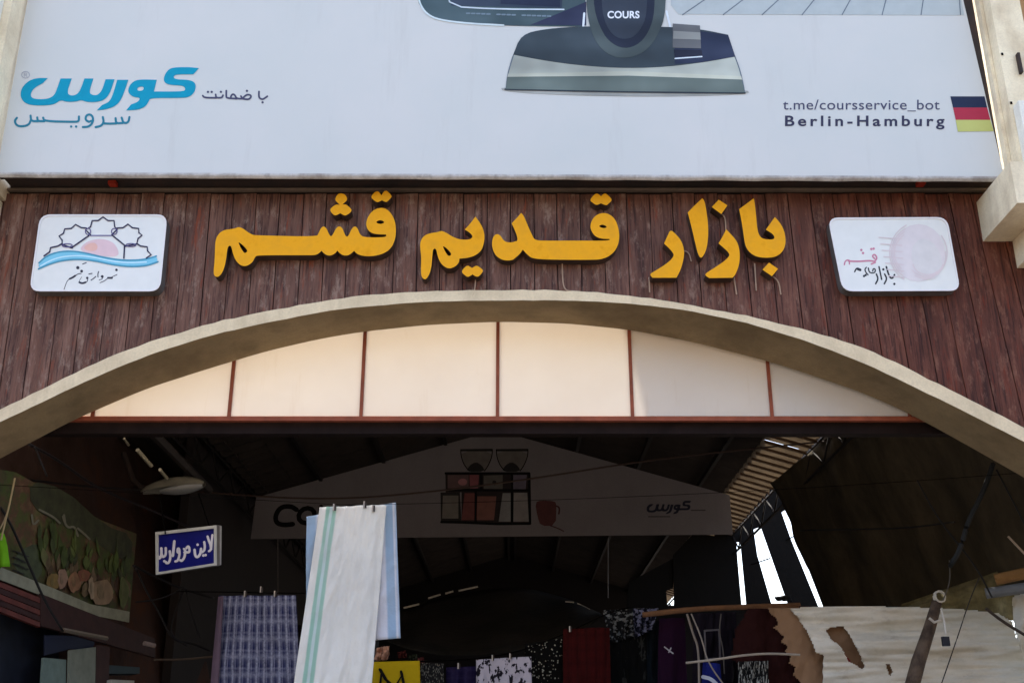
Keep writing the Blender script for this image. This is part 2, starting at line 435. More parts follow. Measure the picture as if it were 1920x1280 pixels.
LOGO_S = [(430, 225, 1), (385, 270, 1), (310, 310), (275, 360), (280, 400), (330, 415), (430, 412), (490, 380), (520, 300), (545, 228, 1), (645, 228, 1), (605, 340), (620, 380), (680, 380), (720, 340), (760, 228, 1), (840, 228, 1), (800, 350), (830, 378), (880, 378), (920, 330), (950, 235, 1), (1030, 235, 1), (990, 360), (940, 420), (870, 440), (780, 440), (730, 420), (690, 435), (600, 440), (545, 420), (500, 455), (430, 470), (280, 470), (210, 440), (180, 380), (200, 300), (270, 240), (350, 222)]
def logo(fn, plane, mat, parent, lift=L1, th=.001, name='logo_letter'):
    for outer, holes in ((LOGO_K, [LOGO_KH]), (LOGO_R, []), (LOGO_S, [])):
        put(name, [[fn(*p) for p in soften(outer)]] + [[fn(*p) for p in soften(h)] for h in holes], plane, th, lift, mat, parent)
logo(lambda x, y: (x / 4.8, 100 + y / 4.8), PB, BLUE, bb)
A = lambda l: xf(l, 0, 100, 4.8)
strokes('small_lettering', [A(l) for l in (
    [(1165, 575), (1155, 625), (1110, 630), (1095, 580)], [(1105, 628), (1045, 632), (1040, 585)], [(1048, 632), (985, 634)],
    [(925, 575), (935, 620), (910, 655), (860, 665)], [(985, 634), (935, 632)],
    [(800, 618), (768, 600), (775, 560), (810, 548), (838, 575), (835, 625), (800, 662), (745, 665)], [(838, 605), (800, 618)],
    [(710, 570), (710, 615), (660, 618), (400, 612), (388, 580)], [(400, 612), (340, 612), (335, 578)], [(345, 612), (280, 612), (275, 562)],
    [(278, 600), (260, 645), (200, 660), (150, 652), (130, 610), (152, 582)])], 20 / 4.8, PB, L1, TEAL, bb, dots=A([(640, 660), (685, 660)]), dr=2.4)
ring = [(230 + 36 * math.cos(t / 12 * 6.283), 195 + 30 * math.sin(t / 12 * 6.283)) for t in range(12)]
strokes('registered_mark', [A(ring)], 1.2, PB, L1, flat((150, 152, 165), .5), bb, closed=True, it=0)
strokes('registered_mark', [A([(218, 212), (218, 180), (240, 180), (240, 196), (218, 196)]), A([(228, 196), (244, 212)])], 1.1, PB, L1, flat((150, 152, 165), .5), bb, it=0)
A = lambda l: xf(l, 370, 150, 12.8)
strokes('guarantee_lettering', [A(l) for l in (
    [(1680, 395), (1620, 440), (1560, 470), (1490, 440), (1475, 380), (1480, 280)],
    [(1090, 440), (1150, 380), (1210, 350), (1285, 370), (1290, 420), (1230, 470), (1150, 465), (1080, 450), (1045, 390)],
    [(1085, 452), (980, 452), (930, 430), (905, 370), (860, 340), (815, 370), (800, 430)], [(950, 452), (700, 438), (693, 380), (695, 260)],
    [(615, 370), (590, 430), (450, 432), (440, 350)], [(460, 432), (170, 428), (130, 380)])], 3.4, PB, L1, INK, bb,
    dots=A([(1565, 540), (1190, 265), (565, 290), (345, 290), (255, 290)]), dr=2.3)
text('web_lettering', 't.me/coursservice_bot', (1468, 187, 1762, 209), PB, L1, INK, bb, bold=.003, space=1.05)
text('city_lettering', 'Berlin-Hamburg', (1472, 217, 1771, 243), PB, L1, INK2, bb, bold=.022, space=1.35)
for (pts, colr) in (([(1782, 181), (1846, 181), (1851, 202), (1787, 202)], (22, 32, 62)), ([(1787, 202), (1851, 202), (1857, 225), (1792, 225)], (168, 38, 62)), ([(1792, 225), (1857, 225), (1863, 246), (1796, 247)], (186, 188, 108))):
    put('flag_stripe', [pts], PB, .001, L1, flat(colr, .5, .04), bb)
# printed cleaner head
V_ = lambda l: xf(l, 740, 0, 2.743)
def gradm(rgb, k):
    m = NM('printed_gradient', .5, .2); sx_ = m.n('SeparateXYZ'); m.l(m.n('NewGeometry').outputs['Position'], sx_.inputs[0])
    f_ = m.n('MapRange'); f_.inputs['From Min'].default_value = 5.9 + k; f_.inputs['From Max'].default_value = 7.3 + k; m.l(sx_.outputs['Z'], f_.inputs[0])
    wv_ = m.n('Math', operation='SINE'); mu_ = m.n('Math', operation='MULTIPLY'); mu_.inputs[1].default_value = 26; m.l(f_.outputs[0], mu_.inputs[0]); m.l(mu_.outputs[0], wv_.inputs[0])
    c = lin(rgb); nz = m.noise(m.pos((1.4, 1, 1.8)), 1.4, 2); ad_ = m.n('Math', operation='MULTIPLY_ADD'); ad_.inputs[1].default_value = .12; m.l(wv_.outputs[0], ad_.inputs[0]); m.l(nz, ad_.inputs[2])
    m.col(m.ramp(ad_.outputs[0], [(.25, tuple(x * .66 for x in c)), (.55, c), (.85, tuple(min(1, x * 1.4 + .012) for x in c))])); return m.m
def art(name, pts, rgb, lift, soft=2):
    rgb = (rgb[0] * .90, rgb[1] * .88, rgb[2] * .80)
    return put(name, [soften(V_(pts), soft)], PB, .0008, lift, gradm(rgb, len(pts) * .013), bb)
art('printed_shadow', [(540, 440), (1810, 455), (1830, 490), (1200, 500), (560, 478)], (178, 184, 196), .0015)
art('printed_cleaner', [(100, -400, 1), (108, -10), (150, 65), (215, 108), (560, 135), (975, 138, 1), (1000, -400, 1)], (70, 92, 108), .002)
art('printed_panel', [(280, -400, 1), (290, 30, 1), (860, 42, 1), (880, -400, 1)], (52, 66, 94), .003)
art('printed_panel', [(540, -400, 1), (545, 20, 1), (850, 36, 1), (862, -400, 1)], (34, 44, 78), .004)
art('printed_panel', [(880, 55, 1), (985, 10, 1), (985, 132, 1), (700, 128, 1)], (44, 50, 86), .0035, 1)
strokes('printed_trim', [V_([(112, -60), (128, 20), (165, 75), (230, 104), (380, 122), (560, 131)])], 3.2, PB, .004, flat((206, 220, 222), .4), bb)
strokes('printed_trim', [V_([(270, -60), (285, 34), (520, 48), (870, 50)])], 2.6, PB, .005, flat((200, 212, 222), .4), bb, it=1)
strokes('printed_small_text', [V_([(370 + i * 26, 70 + i * .9), (386 + i * 26, 70 + i * .9)]) for i in range(17) if i not in (5, 10)], 3.0, PB, .0045, flat((112, 130, 142), .5), bb, it=0)
art('printed_head_front', [(578, 398, 1), (600, 300), (612, 278, 1), (1200, 300, 1), (1748, 288, 1), (1770, 350), (1788, 412, 1), (1200, 392, 1)], (196, 206, 214), .0045, 1)
art('printed_head_base', [(578, 396, 1), (1200, 390, 1), (1786, 410, 1), (1800, 476, 1), (1200, 470, 1), (572, 458, 1)], (112, 128, 134), .0052, 0)
strokes('printed_edge', [V_([(568, 460), (1200, 474), (1802, 479)])], 3.0, PB, .0058, flat((40, 48, 56), .5), bb)
strokes('printed_edge', [V_([(612, 282), (590, 350), (579, 400), (573, 458)]), V_([(1750, 292), (1772, 350), (1790, 420), (1800, 478)])], 2.0, PB, .0056, flat((92, 104, 116), .5), bb)
art('printed_head_front', [(584, 380, 1), (1200, 366, 1), (1782, 392, 1), (1788, 412, 1), (1200, 392, 1), (579, 397, 1)], (214, 222, 224), .0050, 0)
art('printed_head_top', [(610, 282, 1), (650, 178), (780, 148), (990, 135), (1400, 138), (1570, 150), (1715, 180, 1), (1752, 292, 1), (1600, 320), (1400, 345), (1200, 352), (1000, 342), (800, 318)], (62, 76, 92), .0055)
art('printed_head_side', [(1440, 145, 1), (1715, 180, 1), (1752, 292, 1), (1580, 322, 1), (1440, 330, 1)], (40, 50, 84), .0062, 0)
art('printed_joint', [(975, -300, 1), (985, 20), (1000, 130), (1040, 230), (1110, 290), (1190, 302), (1280, 275), (1350, 195), (1400, 60), (1385, -300, 1)], (78, 92, 102), .0068)
art('printed_joint', [(1018, -300, 1), (1020, 20), (1050, 130), (1100, 215), (1180, 255), (1265, 225), (1320, 140), (1340, 30), (1335, -300, 1)], (32, 40, 66), .0074)
art('printed_joint', [(1062, -300, 1), (1062, 30), (1085, 130), (1130, 190), (1180, 205), (1235, 190), (1285, 120), (1300, 30), (1298, -300, 1)], (56, 66, 88), .008)
text('brand_lettering', 'COURS', (1139, 21, 1199, 35), PB, .009, flat((226, 230, 236), .5, .03), bb, bold=.03, space=1.05)
art('printed_clip', [(1430, 122, 1), (1570, 132, 1), (1576, 250, 1), (1430, 246, 1)], (112, 116, 130), .008, 0)
art('printed_clip', [(1434, 160, 1), (1572, 168, 1), (1574, 205, 1), (1432, 200, 1)], (160, 166, 178), .0086, 0)
art('printed_clip', [(1436, 256, 1), (1578, 258, 1), (1584, 288, 1), (1440, 292, 1)], (24, 28, 54), .008, 0)
strokes('printed_edge', [V_([(1442, 302), (1580, 292)])], 2.4, PB, .0086, flat((210, 220, 228), .4), bb)
for s_ in ([(975, 70), (970, 135)], [(1398, 60), (1420, 150)]):
    strokes('printed_edge', [V_(s_)], 4, PB, .006, flat((214, 222, 228), .4), bb)
put('printed_floor', [[(1258, -200), (1770, -200), (1802, 0), (1808, 29), (1272, 27), (1258, 10)]], PB, .0008, .0012, flat((176, 184, 184), .5, .05), bb)
strokes('printed_floor_joint', [[(a + (a - c_) * 3.5, -95), (c_, 28)] for a, c_ in ((1320, 1280), (1392, 1356), (1459, 1429), (1526, 1504), (1594, 1579), (1661, 1654), (1731, 1727), (1799, 1801))], 2.0, PB, .003, flat((104, 114, 124), .5), bb, it=0)

# ------------------------------------------------------------------ pillars flanking the billboard
pr = thing('pillar', (4, 7.75, 5.2), 'cream plastered pillar with stepped corbel right of the billboard', 'pillar', 'pillars flanking the billboard')
MB().box(3.86, 4.10, 7.50, 8.3, 5.86, 9.5).obj('shaft', M_PIL, pr)
MB().box(3.83, 3.858, 7.62, 7.69, 5.87, 9.5).obj('edge_strip', M_PIL, pr)
MB().box(3.885, 4.6, 7.40, 7.498, 5.93, 6.42).obj('face_panel', M_PILW, pr)
MB().box(3.70, 4.8, 7.33, 8.0, 5.50, 5.845).obj('corbel', M_PIL, pr)
MB().box(3.93, 4.8, 7.55, 8.0, 5.27, 5.497).obj('lower_corbel', M_PIL, pr)
MB().box(3.98, 4.0, 7.46, 7.497, 6.72, 6.9).obj('bracket', M_BEAM, pr)
for z_ in (6.45, 6.9): MB().box(3.87, 3.885, 7.492, 7.499, z_, z_ + .02).obj('screw', M_BLK, pr)
tw = thing('side_wall', (5.5, 8.6, 5.3), 'tan side wall beyond the right hand pillar', 'wall')
MB().box(4.11, 7.5, 8.3, 8.5, 5.95, 9.6).obj('wall_face', M_TAN, tw)
MB().box(4.11, 7.5, 8.24, 8.297, 6.9, 6.98).obj('ledge', M_TAN, tw)
pl = thing('pillar', (-4.3, 7.75, 5.2), 'cream plastered pillar with block corbel left of the billboard', 'pillar', 'pillars flanking the billboard')
MB().box(-4.5, -4.035, 7.50, 8.3, 5.86, 9.5).obj('shaft', M_PIL, pl)
MB().box(-4.5, -4.10, 7.42, 7.497, 6.3, 9.5).obj('face_panel', M_PILW, pl)
MB().box(-4.9, -4.06, 7.33, 8.0, 5.50, 5.845).obj('corbel', M_PIL, pl)

# ------------------------------------------------------------------ raised yellow lettering
let = thing('lettering_sign', (0, 7.95, 4.9), 'raised yellow channel letters spelling the bazaar name on the boards', 'lettering')
PLt = PY(7.985)
def letter(name, segs, holes=()):
    pts = []
    for (ox, oy, s), l in segs: pts += xf(l, ox, oy, s)
    hs = [soften(xf(l, *c_)) for c_, l in holes]
    put(name, [soften(pts)] + hs, PLt, .105, .0, [M_LETF, M_LETS], let)
a3, a4, a5, a6, a7, a8 = (380, 350, 6.4), (570, 350, 6.4), (770, 350, 6.4), (960, 350, 5.818), (1200, 350, 6.4), (1320, 350, 6.4)
letter('letter', [(a4, [(150, 600), (175, 560), (200, 500), (235, 472), (270, 500), (295, 560), (322, 602), (350, 570), (380, 505), (420, 470), (460, 495), (480, 550), (505, 602), (535, 590), (560, 530), (585, 490), (615, 474), (645, 500), (665, 560), (700, 600), (800, 610), (960, 606), (988, 592, 1), (985, 574, 1), (900, 572), (820, 562), (765, 520), (742, 450), (762, 370), (810, 300), (880, 258), (960, 254), (1020, 290), (1070, 360), (1098, 440), (1104, 540), (1092, 640), (1050, 730), (980, 790), (880, 826), (760, 837), (670, 822), (630, 800), (600, 768, 1), (570, 800), (520, 828), (460, 822), (420, 790), (400, 766, 1), (375, 800), (320, 828), (270, 822), (235, 795), (210, 768, 1), (180, 800), (130, 822), (0, 822)]),
    (a3, [(660, 822), (630, 840), (600, 905), (540, 948), (480, 954), (430, 925), (385, 865), (360, 790), (345, 718), (320, 704), (300, 730), (290, 790), (280, 880), (260, 970), (230, 1040), (190, 1082), (150, 1080), (128, 1040), (143, 900), (148, 750), (153, 640), (190, 566), (250, 522), (330, 510), (390, 500), (430, 482), (480, 498), (540, 545), (600, 578), (640, 584)])],
    [(a3, [(425, 660), (470, 690), (520, 740), (540, 775), (505, 803), (475, 765), (445, 710)]), (a4, [(862, 425), (900, 400), (945, 408), (968, 430), (930, 449), (885, 443)])])
letter('letter_dots', [(a4, [(365, 155), (405, 88), (450, 78), (500, 98), (524, 160), (470, 205), (462, 216, 1), (500, 210), (545, 245), (578, 285), (540, 325), (490, 352), (435, 318, 1), (375, 352), (335, 320), (308, 275), (345, 240), (385, 213), (432, 218, 1), (420, 210)])])
letter('letter_dots', [(a4, [(798, 125), (840, 75), (872, 52), (900, 62), (930, 105, 1), (955, 60), (985, 45), (1010, 62), (1060, 115), (1030, 150), (985, 192), (935, 163, 1), (882, 192), (840, 165)])])
letter('letter', [(a5, [(165, 1114), (128, 1080), (122, 1000), (128, 850), (113, 720), (118, 650), (160, 588), (230, 558), (320, 546), (370, 528), (430, 553), (500, 600), (590, 635), (700, 637), (742, 612), (738, 580), (700, 545), (648, 515, 1), (710, 450), (777, 360, 1), (830, 430), (872, 510), (888, 600), (877, 690), (850, 762), (790, 818), (700, 852), (585, 864, 1), (580, 912), (530, 962), (460, 984), (400, 958), (350, 902), (320, 820), (310, 760), (290, 738), (265, 760), (258, 850), (250, 960), (225, 1050), (190, 1104)])],
    [(a5, [(378, 706), (430, 735), (480, 790), (488, 818), (455, 838), (420, 790)])])
letter('letter_dots', [(a5, [(608, 1020), (645, 970), (685, 942), (737, 976, 1), (790, 942), (835, 970), (874, 1005), (845, 1050), (800, 1088), (740, 1052, 1), (690, 1088), (645, 1060)])])
letter('letter', [(a5, [(1230, 877), (1150, 888), (1070, 867), (1010, 812), (978, 730), (976, 650), (998, 588), (1040, 564), (1082, 590), (1110, 642), (1160, 670), (1230, 667), (1270, 650)]),
    (a6, [(50, 600), (62, 575), (50, 520), (20, 450), (-4, 400, 1), (50, 345), (100, 286, 1), (130, 320), (170, 420), (220, 530), (250, 586), (400, 590), (700, 588), (1000, 590), (1066, 582, 1), (1062, 570, 1), (980, 569), (910, 545), (868, 490), (852, 430), (873, 360), (920, 308), (990, 284), (1060, 298), (1120, 348), (1157, 430), (1173, 530), (1162, 620), (1130, 692), (1070, 752), (990, 788), (900, 798), (500, 797), (230, 788), (170, 745), (118, 686, 1), (80, 740), (20, 788)])],
    [(a6, [(943, 430), (985, 410), (1038, 435), (1020, 452), (980, 450)])])
letter('letter_dots', [(a6, [(848, 150), (880, 105), (915, 72), (945, 80), (970, 106, 1), (995, 80), (1022, 72), (1060, 105), (1094, 145), (1060, 180), (1030, 208), (970, 182, 1), (920, 204), (885, 180)])])
letter('letter', [(a7, [(288, 682, 1), (340, 570), (355, 535), (380, 525), (430, 570), (490, 640), (522, 720), (532, 800), (517, 900), (482, 1010), (437, 1092, 1), (150, 1092, 1), (113, 1050), (180, 1010), (280, 950), (360, 890), (408, 830), (395, 790), (340, 730)])])
letter('letter', [(a7, [(573, 310, 1), (660, 220), (747, 140, 1), (775, 170), (797, 290), (818, 450), (818, 620), (797, 760), (740, 864), (703, 830), (668, 700), (623, 500)])])
letter('letter', [(a7, [(1035, 512, 1), (1100, 580), (1160, 650), (1192, 740), (1199, 850), (1187, 950), (1142, 1060), (1110, 1092, 1), (830, 1096, 1), (768, 1055), (850, 1000), (960, 930), (1040, 870), (1078, 820), (1055, 780), (1000, 730), (943, 680, 1), (990, 600)])])
letter('letter_dots', [(a7, [(862, 245, 1), (945, 156, 1), (1049, 225, 1), (975, 329, 1)])])
letter('letter', [(a8, [(422, 270, 1), (520, 198), (597, 140, 1), (610, 200), (625, 350), (640, 520), (670, 600), (720, 630), (820, 637), (852, 615), (830, 570), (742, 515, 1), (790, 450), (850, 365, 1), (902, 420), (952, 500), (978, 600), (978, 700), (942, 782), (870, 838), (780, 853), (650, 848), (560, 803), (498, 722), (478, 600), (458, 450)])])
letter('letter_dots', [(a8, [(702, 995, 1), (780, 912, 1), (889, 985, 1), (815, 1074, 1)])])
def wire(pts, Y, r=.006, mat=M_WIRE, parent=None, name='wire'):
    p3 = [P(x, y, Y) for x, y in smooth_line(pts, 2)]
    return MB().tube(p3, r, 5).obj(name, mat, parent)
for w_ in ([(892, 520), (890, 545), (886, 556)], [(1054, 486), (1055, 530), (1060, 545), (1078, 546)], [(1217, 520), (1218, 548)], [(1376, 520), (1381, 552)], [(1415, 494), (1418, 545)], [(1446, 516), (1460, 527), (1464, 552)], [(1352, 400), (1360, 408), (1361, 432)], [(1283, 470), (1292, 474), (1296, 490)]):
    wire(w_, 7.955, .0055, M_WIRE, let)

# ------------------------------------------------------------------ plaques
def rrect(c, r):                              # rounded quadrilateral
    out = []; n = 4
    for i in range(4):
        p = Vector(c[i]); a = Vector(c[i - 1]); b_ = Vector(c[(i + 1) % 4])
        p0 = p + (a - p).normalized() * r; p1 = p + (b_ - p).normalized() * r
        for t in (0, .2, .4, .6, .8, 1): out.append(tuple(p0 * (1 - t) ** 2 + p * 2 * t * (1 - t) + p1 * t * t))
    return out
NAVY = flat((38, 34, 70), .5, .05); CYAN = flat((126, 200, 224), .5, .04); CYD = flat((72, 150, 178), .5, .05)
def plaque(c, label):
    o = thing('plaque', P(sum(p[0] for p in c) / 4, max(p[1] for p in c), 7.9), label, 'plaque', 'plaques on the boards')
    put('panel', [rrect(c, 20)], PY(7.975), .10, 0, [M_PLQ, M_PLQS], o)
    put('rim', [rrect(c, 20), rrect([(p[0] + (3 if p[0] < sum(q_[0] for q_ in c) / 4 else -3), p[1] + (3 if p[1] < sum(q_[1] for q_ in c) / 4 else -3)) for p in c], 18)], PY(7.875), .004, .001, flat((232, 228, 226), .4, .03), o)
    return o
PQ = PY(7.875)
p1 = plaque([(75, 402), (314, 402), (300, 546), (55, 546)], 'white rounded plaque with star outlines and blue wave on the boards')
A = lambda l: xf(l, 40, 380, 6.4)
put('printed_sun', [soften(A([(690, 580), (750, 490), (850, 445), (960, 432), (1090, 465), (1160, 550), (1170, 650), (950, 640)]))], PQ, .0005, .001, flat((226, 196, 200), .5, .05), p1)
put('printed_sun', [soften(A([(740, 545), (800, 490), (880, 475), (920, 520), (900, 580), (800, 580)]))], PQ, .0005, .0016, flat((232, 184, 170), .5, .05), p1)
put('printed_wave', [soften(A([(200, 790), (215, 715), (300, 640), (450, 590), (620, 585), (800, 612), (1000, 662), (1200, 692), (1400, 692), (1530, 672), (1620, 640), (1640, 708), (1500, 755), (1300, 765), (1100, 740), (900, 697), (700, 672), (500, 685), (350, 728)]), 2)], PQ, .0005, .0022, CYAN, p1)
strokes('printed_wave_line', [A([(212, 722), (300, 640), (450, 587), (620, 580), (800, 610), (1000, 660), (1200, 690), (1400, 690), (1530, 670), (1620, 640)]), A([(205, 795), (350, 730), (500, 690), (700, 675), (900, 700), (1100, 745), (1300, 768), (1500, 758), (1640, 708)])], 3.0, PQ, .0032, CYD, p1)
strokes('printed_wave_line', [A([(230, 760), (350, 690), (500, 645), (700, 632), (900, 660), (1100, 705), (1300, 722), (1500, 712)])], 2.4, PQ, .0034, flat((200, 234, 246), .5, .03), p1)
strokes('printed_star', [A(l) for l in (
    [(830, 385), (770, 325), (830, 290), (850, 215), (920, 215), (980, 172), (1040, 215), (1112, 215), (1120, 290), (1152, 318), (1085, 385)],
    [(780, 305), (720, 300), (650, 262), (600, 308), (520, 315), (505, 368), (452, 400), (490, 450), (488, 500), (610, 545)], [(610, 535), (810, 395)],
    [(1150, 305), (1220, 300), (1280, 258), (1330, 300), (1408, 310), (1410, 360), (1448, 390), (1400, 430), (1385, 495), (1250, 522)], [(1250, 520), (1090, 390)],
    [(490, 490), (440, 520), (350, 540), (340, 590), (272, 638)], [(1385, 490), (1430, 520), (1510, 530), (1515, 580), (1558, 622), (1500, 665)], [(1238, 520), (1230, 665)])], 2.7, PQ, .004, NAVY, p1, it=0)
strokes('printed_star', [A([(830, 394), (1085, 394)])], 2.4, PQ, .0038, flat((130, 126, 160), .5), p1)
for (cx, cy, rx, ry) in ((800, 345, 32, 38), (1115, 345, 34, 36), (550, 512, 62, 20), (1315, 508, 60, 18)):
    strokes('printed_star_link', [A([(cx + rx * math.cos(t * .5236), cy + ry * math.sin(t * .5236)) for t in range(12)])], 1.8, PQ, .0045, flat((84, 76, 128), .5), p1, closed=True, it=0)
A = lambda l: xf(l, 100, 480, 12)
INKB = flat((52, 50, 62), .5, .05)
CAL = [([(625, 392), (560, 398), (500, 440)], 1.6), ([(495, 440), (420, 490), (370, 510)], 3.4), ([(370, 505), (310, 560), (270, 660), (238, 760)], 1.2), ([(740, 150), (660, 180)], 1.8),
    ([(585, 590), (650, 615), (725, 590)], 3.6), ([(725, 590), (775, 560), (768, 500)], 1.4), ([(640, 470), (590, 540), (580, 585)], .9), ([(800, 405), (870, 390)], 1.8), ([(955, 460), (900, 510), (850, 540)], 1.8), ([(1020, 350), (1000, 400), (1005, 470)], 1.8),
    ([(1110, 480), (1095, 520), (1030, 535)], 1.4), ([(1430, 418), (1350, 455), (1300, 480)], 1.4), ([(1320, 492), (1230, 490)], 3.6), ([(1230, 495), (1150, 560), (1050, 598)], 1.4)]
DT = [(p[0], p[1], r_) for p, r_ in zip(A([(550, 262), (636, 340), (762, 492), (1100, 460), (1420, 312)]), (3.2, 2.8, 2.4, 2.8, 2.6))]
for i0, i1, ds in ((0, 4, DT[:2]), (4, 9, DT[2:3]), (9, 10, []), (10, 14, DT[3:])):
    strokes('calligraphy', [dict(p=A(l), w=w_) for l, w_ in CAL[i0:i1]], 2, PQ, .001, INKB, p1, dots=ds)
p2 = plaque([(1552, 408), (1776, 407), (1801, 545), (1580, 546)], 'white rounded plaque with faint pink emblem near the right pillar')
PK1 = flat((222, 214, 214), .5, .05); PK2 = flat((220, 206, 206), .5, .05)
def ell(cx, cy, rx, ry, a0=0, a1=360, n=20, tilt=0): 
    return [(cx + rx * math.cos(R(a0 + (a1 - a0) * t / n)) + tilt * ry * math.sin(R(a0 + (a1 - a0) * t / n)), cy + ry * math.sin(R(a0 + (a1 - a0) * t / n))) for t in range(n + 1)]
put('faded_emblem', [ell(1722, 474, 50, 54, 0, 342, 19, 0)], PQ, .0005, .001, PK1, p2)
put('faded_emblem', [ell(1738, 486, 28, 38, 0, 342, 19, .18)], PQ, .0005, .0018, flat((218, 214, 212), .5, .06), p2)
strokes('faded_emblem_line', [ell(1722, 474, 54 - i * 3, 57 - i * 5, 120 + i * 5, 245 - i * 4, 10) for i in range(4)] + [ell(1730 + i * 3, 474 + i * 5, 46 - i * 6, 50 - i * 8, -40 + i * 30, 90 + i * 25, 10) for i in range(4)] + [[(1648 + i * 3, 445 + i * 12), (1690 + i, 448 + i * 12)] for i in range(7)], 2.0, PQ, .003, PK2, p2, it=0)
A = lambda l: xf(l, 1560, 440, 8)
strokes('pink_lettering', [dict(p=A(l), w=w_) for l, w_ in (([(185, 450), (195, 400), (235, 375), (275, 395)], 2.6), ([(260, 390), (262, 440)], 2.6), ([(250, 395), (400, 402), (560, 388), (640, 400)], 3.2), ([(640, 398), (680, 350), (640, 290), (600, 320), (640, 360)], 3), ([(590, 440), (650, 415)], 3))], 3, PQ, .001, flat((200, 130, 150), .5, .08), p2,
    dots=[(p[0], p[1], 2.4) for p in A([(440, 230), (465, 275), (590, 215), (625, 210)])])
strokes('black_lettering', [dict(p=A(l), w=w_) for l, w_ in (([(340, 555), (370, 495), (430, 520)], 2.6), ([(380, 510), (425, 530)], 4.5), ([(515, 490), (490, 520), (510, 570), (540, 600)], 2.4), ([(545, 500), (560, 570), (640, 575), (655, 520), (620, 505), (610, 545)], 2.4), ([(665, 590), (695, 660), (655, 735)], 3), ([(705, 480), (745, 670)], 2.8), ([(790, 590), (825, 660), (785, 735)], 3), ([(815, 480), (855, 620), (900, 665), (938, 600)], 3.2))], 3, PQ, .001, flat((44, 46, 52), .5, .06), p2,
    dots=[(p[0], p[1], 2.3) for p in A([(480, 620), (505, 605), (770, 520), (935, 738)])])

# ------------------------------------------------------------------ inside: roof
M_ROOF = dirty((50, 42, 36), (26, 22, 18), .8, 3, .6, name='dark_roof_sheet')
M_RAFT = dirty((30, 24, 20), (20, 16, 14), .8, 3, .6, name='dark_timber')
m = NM('brown_translucent_sheet', .6, .3); v = m.pos()
tc = m.ramp(m.noise(v, 4, 4), [(.3, lin((92, 78, 60))), (.7, lin((124, 106, 84)))]); m.col(tc); m.translucent(tc, .09); M_SKYL = m.m
roof = thing('market_roof', (0, 20, 5.4), 'dark gable roof of corrugated sheets over the bazaar passage', 'roof')
Y0, Y1, ZR, ZE, XE = 9.7, 34.0, 6.5, 5.42, 3.62
def slope_sheet(sgn, y0, y1):                 # ribbed sheet
    v = []; f = []; n = int((y1 - y0) / .07); n += n % 2
    for i in range(n + 1):
        y = y0 + (y1 - y0) * i / n; dz = .012 * (1 if i % 2 else -1)
        v += [(0.0, y, ZR + dz), (sgn * (XE - .45), y, ZR - (ZR - ZE) * (XE - .45) / XE + dz)]
        if i: f.append((2 * i - 2, 2 * i, 2 * i + 1, 2 * i - 1))
    return v, f
v = []; f = []
for sgn in (-1, 1):                            # unseen layer added to stop daylight leaking through the roof
    k = len(v); xa = XE - (.40 if sgn > 0 else -.1)
    za = ZR - (ZR - ZE) * xa / XE
    for zz in (.03, .06): v += [(0, Y0, ZR + zz), (0, Y1, ZR + zz), (sgn * xa, Y1, za + zz), (sgn * xa, Y0, za + zz)]
    f += [(k, k + 1, k + 2, k + 3), (k + 7, k + 6, k + 5, k + 4), (k, k + 4, k + 5, k + 1), (k + 1, k + 5, k + 6, k + 2), (k + 2, k + 6, k + 7, k + 3), (k + 3, k + 7, k + 4, k)]
mk('roof_light_seal', v, f, M_ROOF, roof)
for sgn in (-1, 1):
    y = Y0
    while y < Y1:
        v, f = slope_sheet(sgn, y, min(y + 1.4, Y1)); mk('roof_sheet', v, f, M_ROOF, roof); y += 1.41
    y = Y0                                    # strip of translucent sheet along the eave
    while y < Y1:
        y1 = min(y + 2.0, Y1); v = []; f = []; n = 28
        for i in range(n + 1):
            yy = y + (y1 - y) * i / n; dz = .02 * math.sin(i * math.pi / 2)
            xa = XE - .45; v += [(sgn * xa, yy, ZR - (ZR - ZE) * xa / XE + dz - .01), (sgn * (XE + .08), yy, ZE - .03 + dz)]
            if i: f.append((2 * i - 2, 2 * i, 2 * i + 1, 2 * i - 1))
        mk('eave_sheet', v, f, M_SKYL if sgn > 0 else M_ROOF, roof); y += 2.01
    for k in range(4):
        xx = sgn * (.05 + k * .9); zz = ZR - (ZR - ZE) * abs(xx) / XE - .05
        MB().box(min(xx, xx + sgn * .05), max(xx, xx + sgn * .05), Y0, Y1, zz - .07, zz).obj('purlin', M_RAFT, roof)
for k in range(7):
    y = 17.2 + k * 3.4
    if y > Y1: break
    t = MB()
    for sgn in (-1, 1):
        t.tube([Vector((0, y, ZR - .12)), Vector((sgn * XE, y, ZE - .12))], .04, 6)
        t.tube([Vector((sgn * XE, y, ZE - .1)), Vector((sgn * (XE + .05), y, 2.6))], .05, 6)
    t.tube([Vector((-XE, y, ZE - .2)), Vector((XE, y, ZE - .2))], .03, 6)
    if y > 25 and y < 27: t.obj('truss', M_RAFT, roof)
MB().box(-6.9, -3.55, 9.7, 34, ZE + .0, ZE + .03).obj('eave_shade_board', M_ROOF, roof)  # added to close the open sky at the left eave, blocks sun too
MB().box(3.70, 6.2, 8.7, 15.6, ZE + .06, ZE + .09).obj('eave_shade_board', M_ROOF, roof)  # added to close the open sky at the right eave
DIMMER = NM('panel_dimmer', .5, .2); DIMMER.col(lin((200, 192, 176))); DIMMER.m.use_nodes = True
_tr = DIMMER.n('BsdfTransparent'); _tr.inputs[0].default_value = lin((244, 240, 232)) + (1,); _mx = DIMMER.n('MixShader'); _mx.inputs[0].default_value = .86
DIMMER.l(DIMMER.b.outputs[0], _mx.inputs[1]); DIMMER.l(_tr.outputs[0], _mx.inputs[2]); DIMMER.l(_mx.outputs[0], DIMMER.t.nodes['Material Output'].inputs[0])
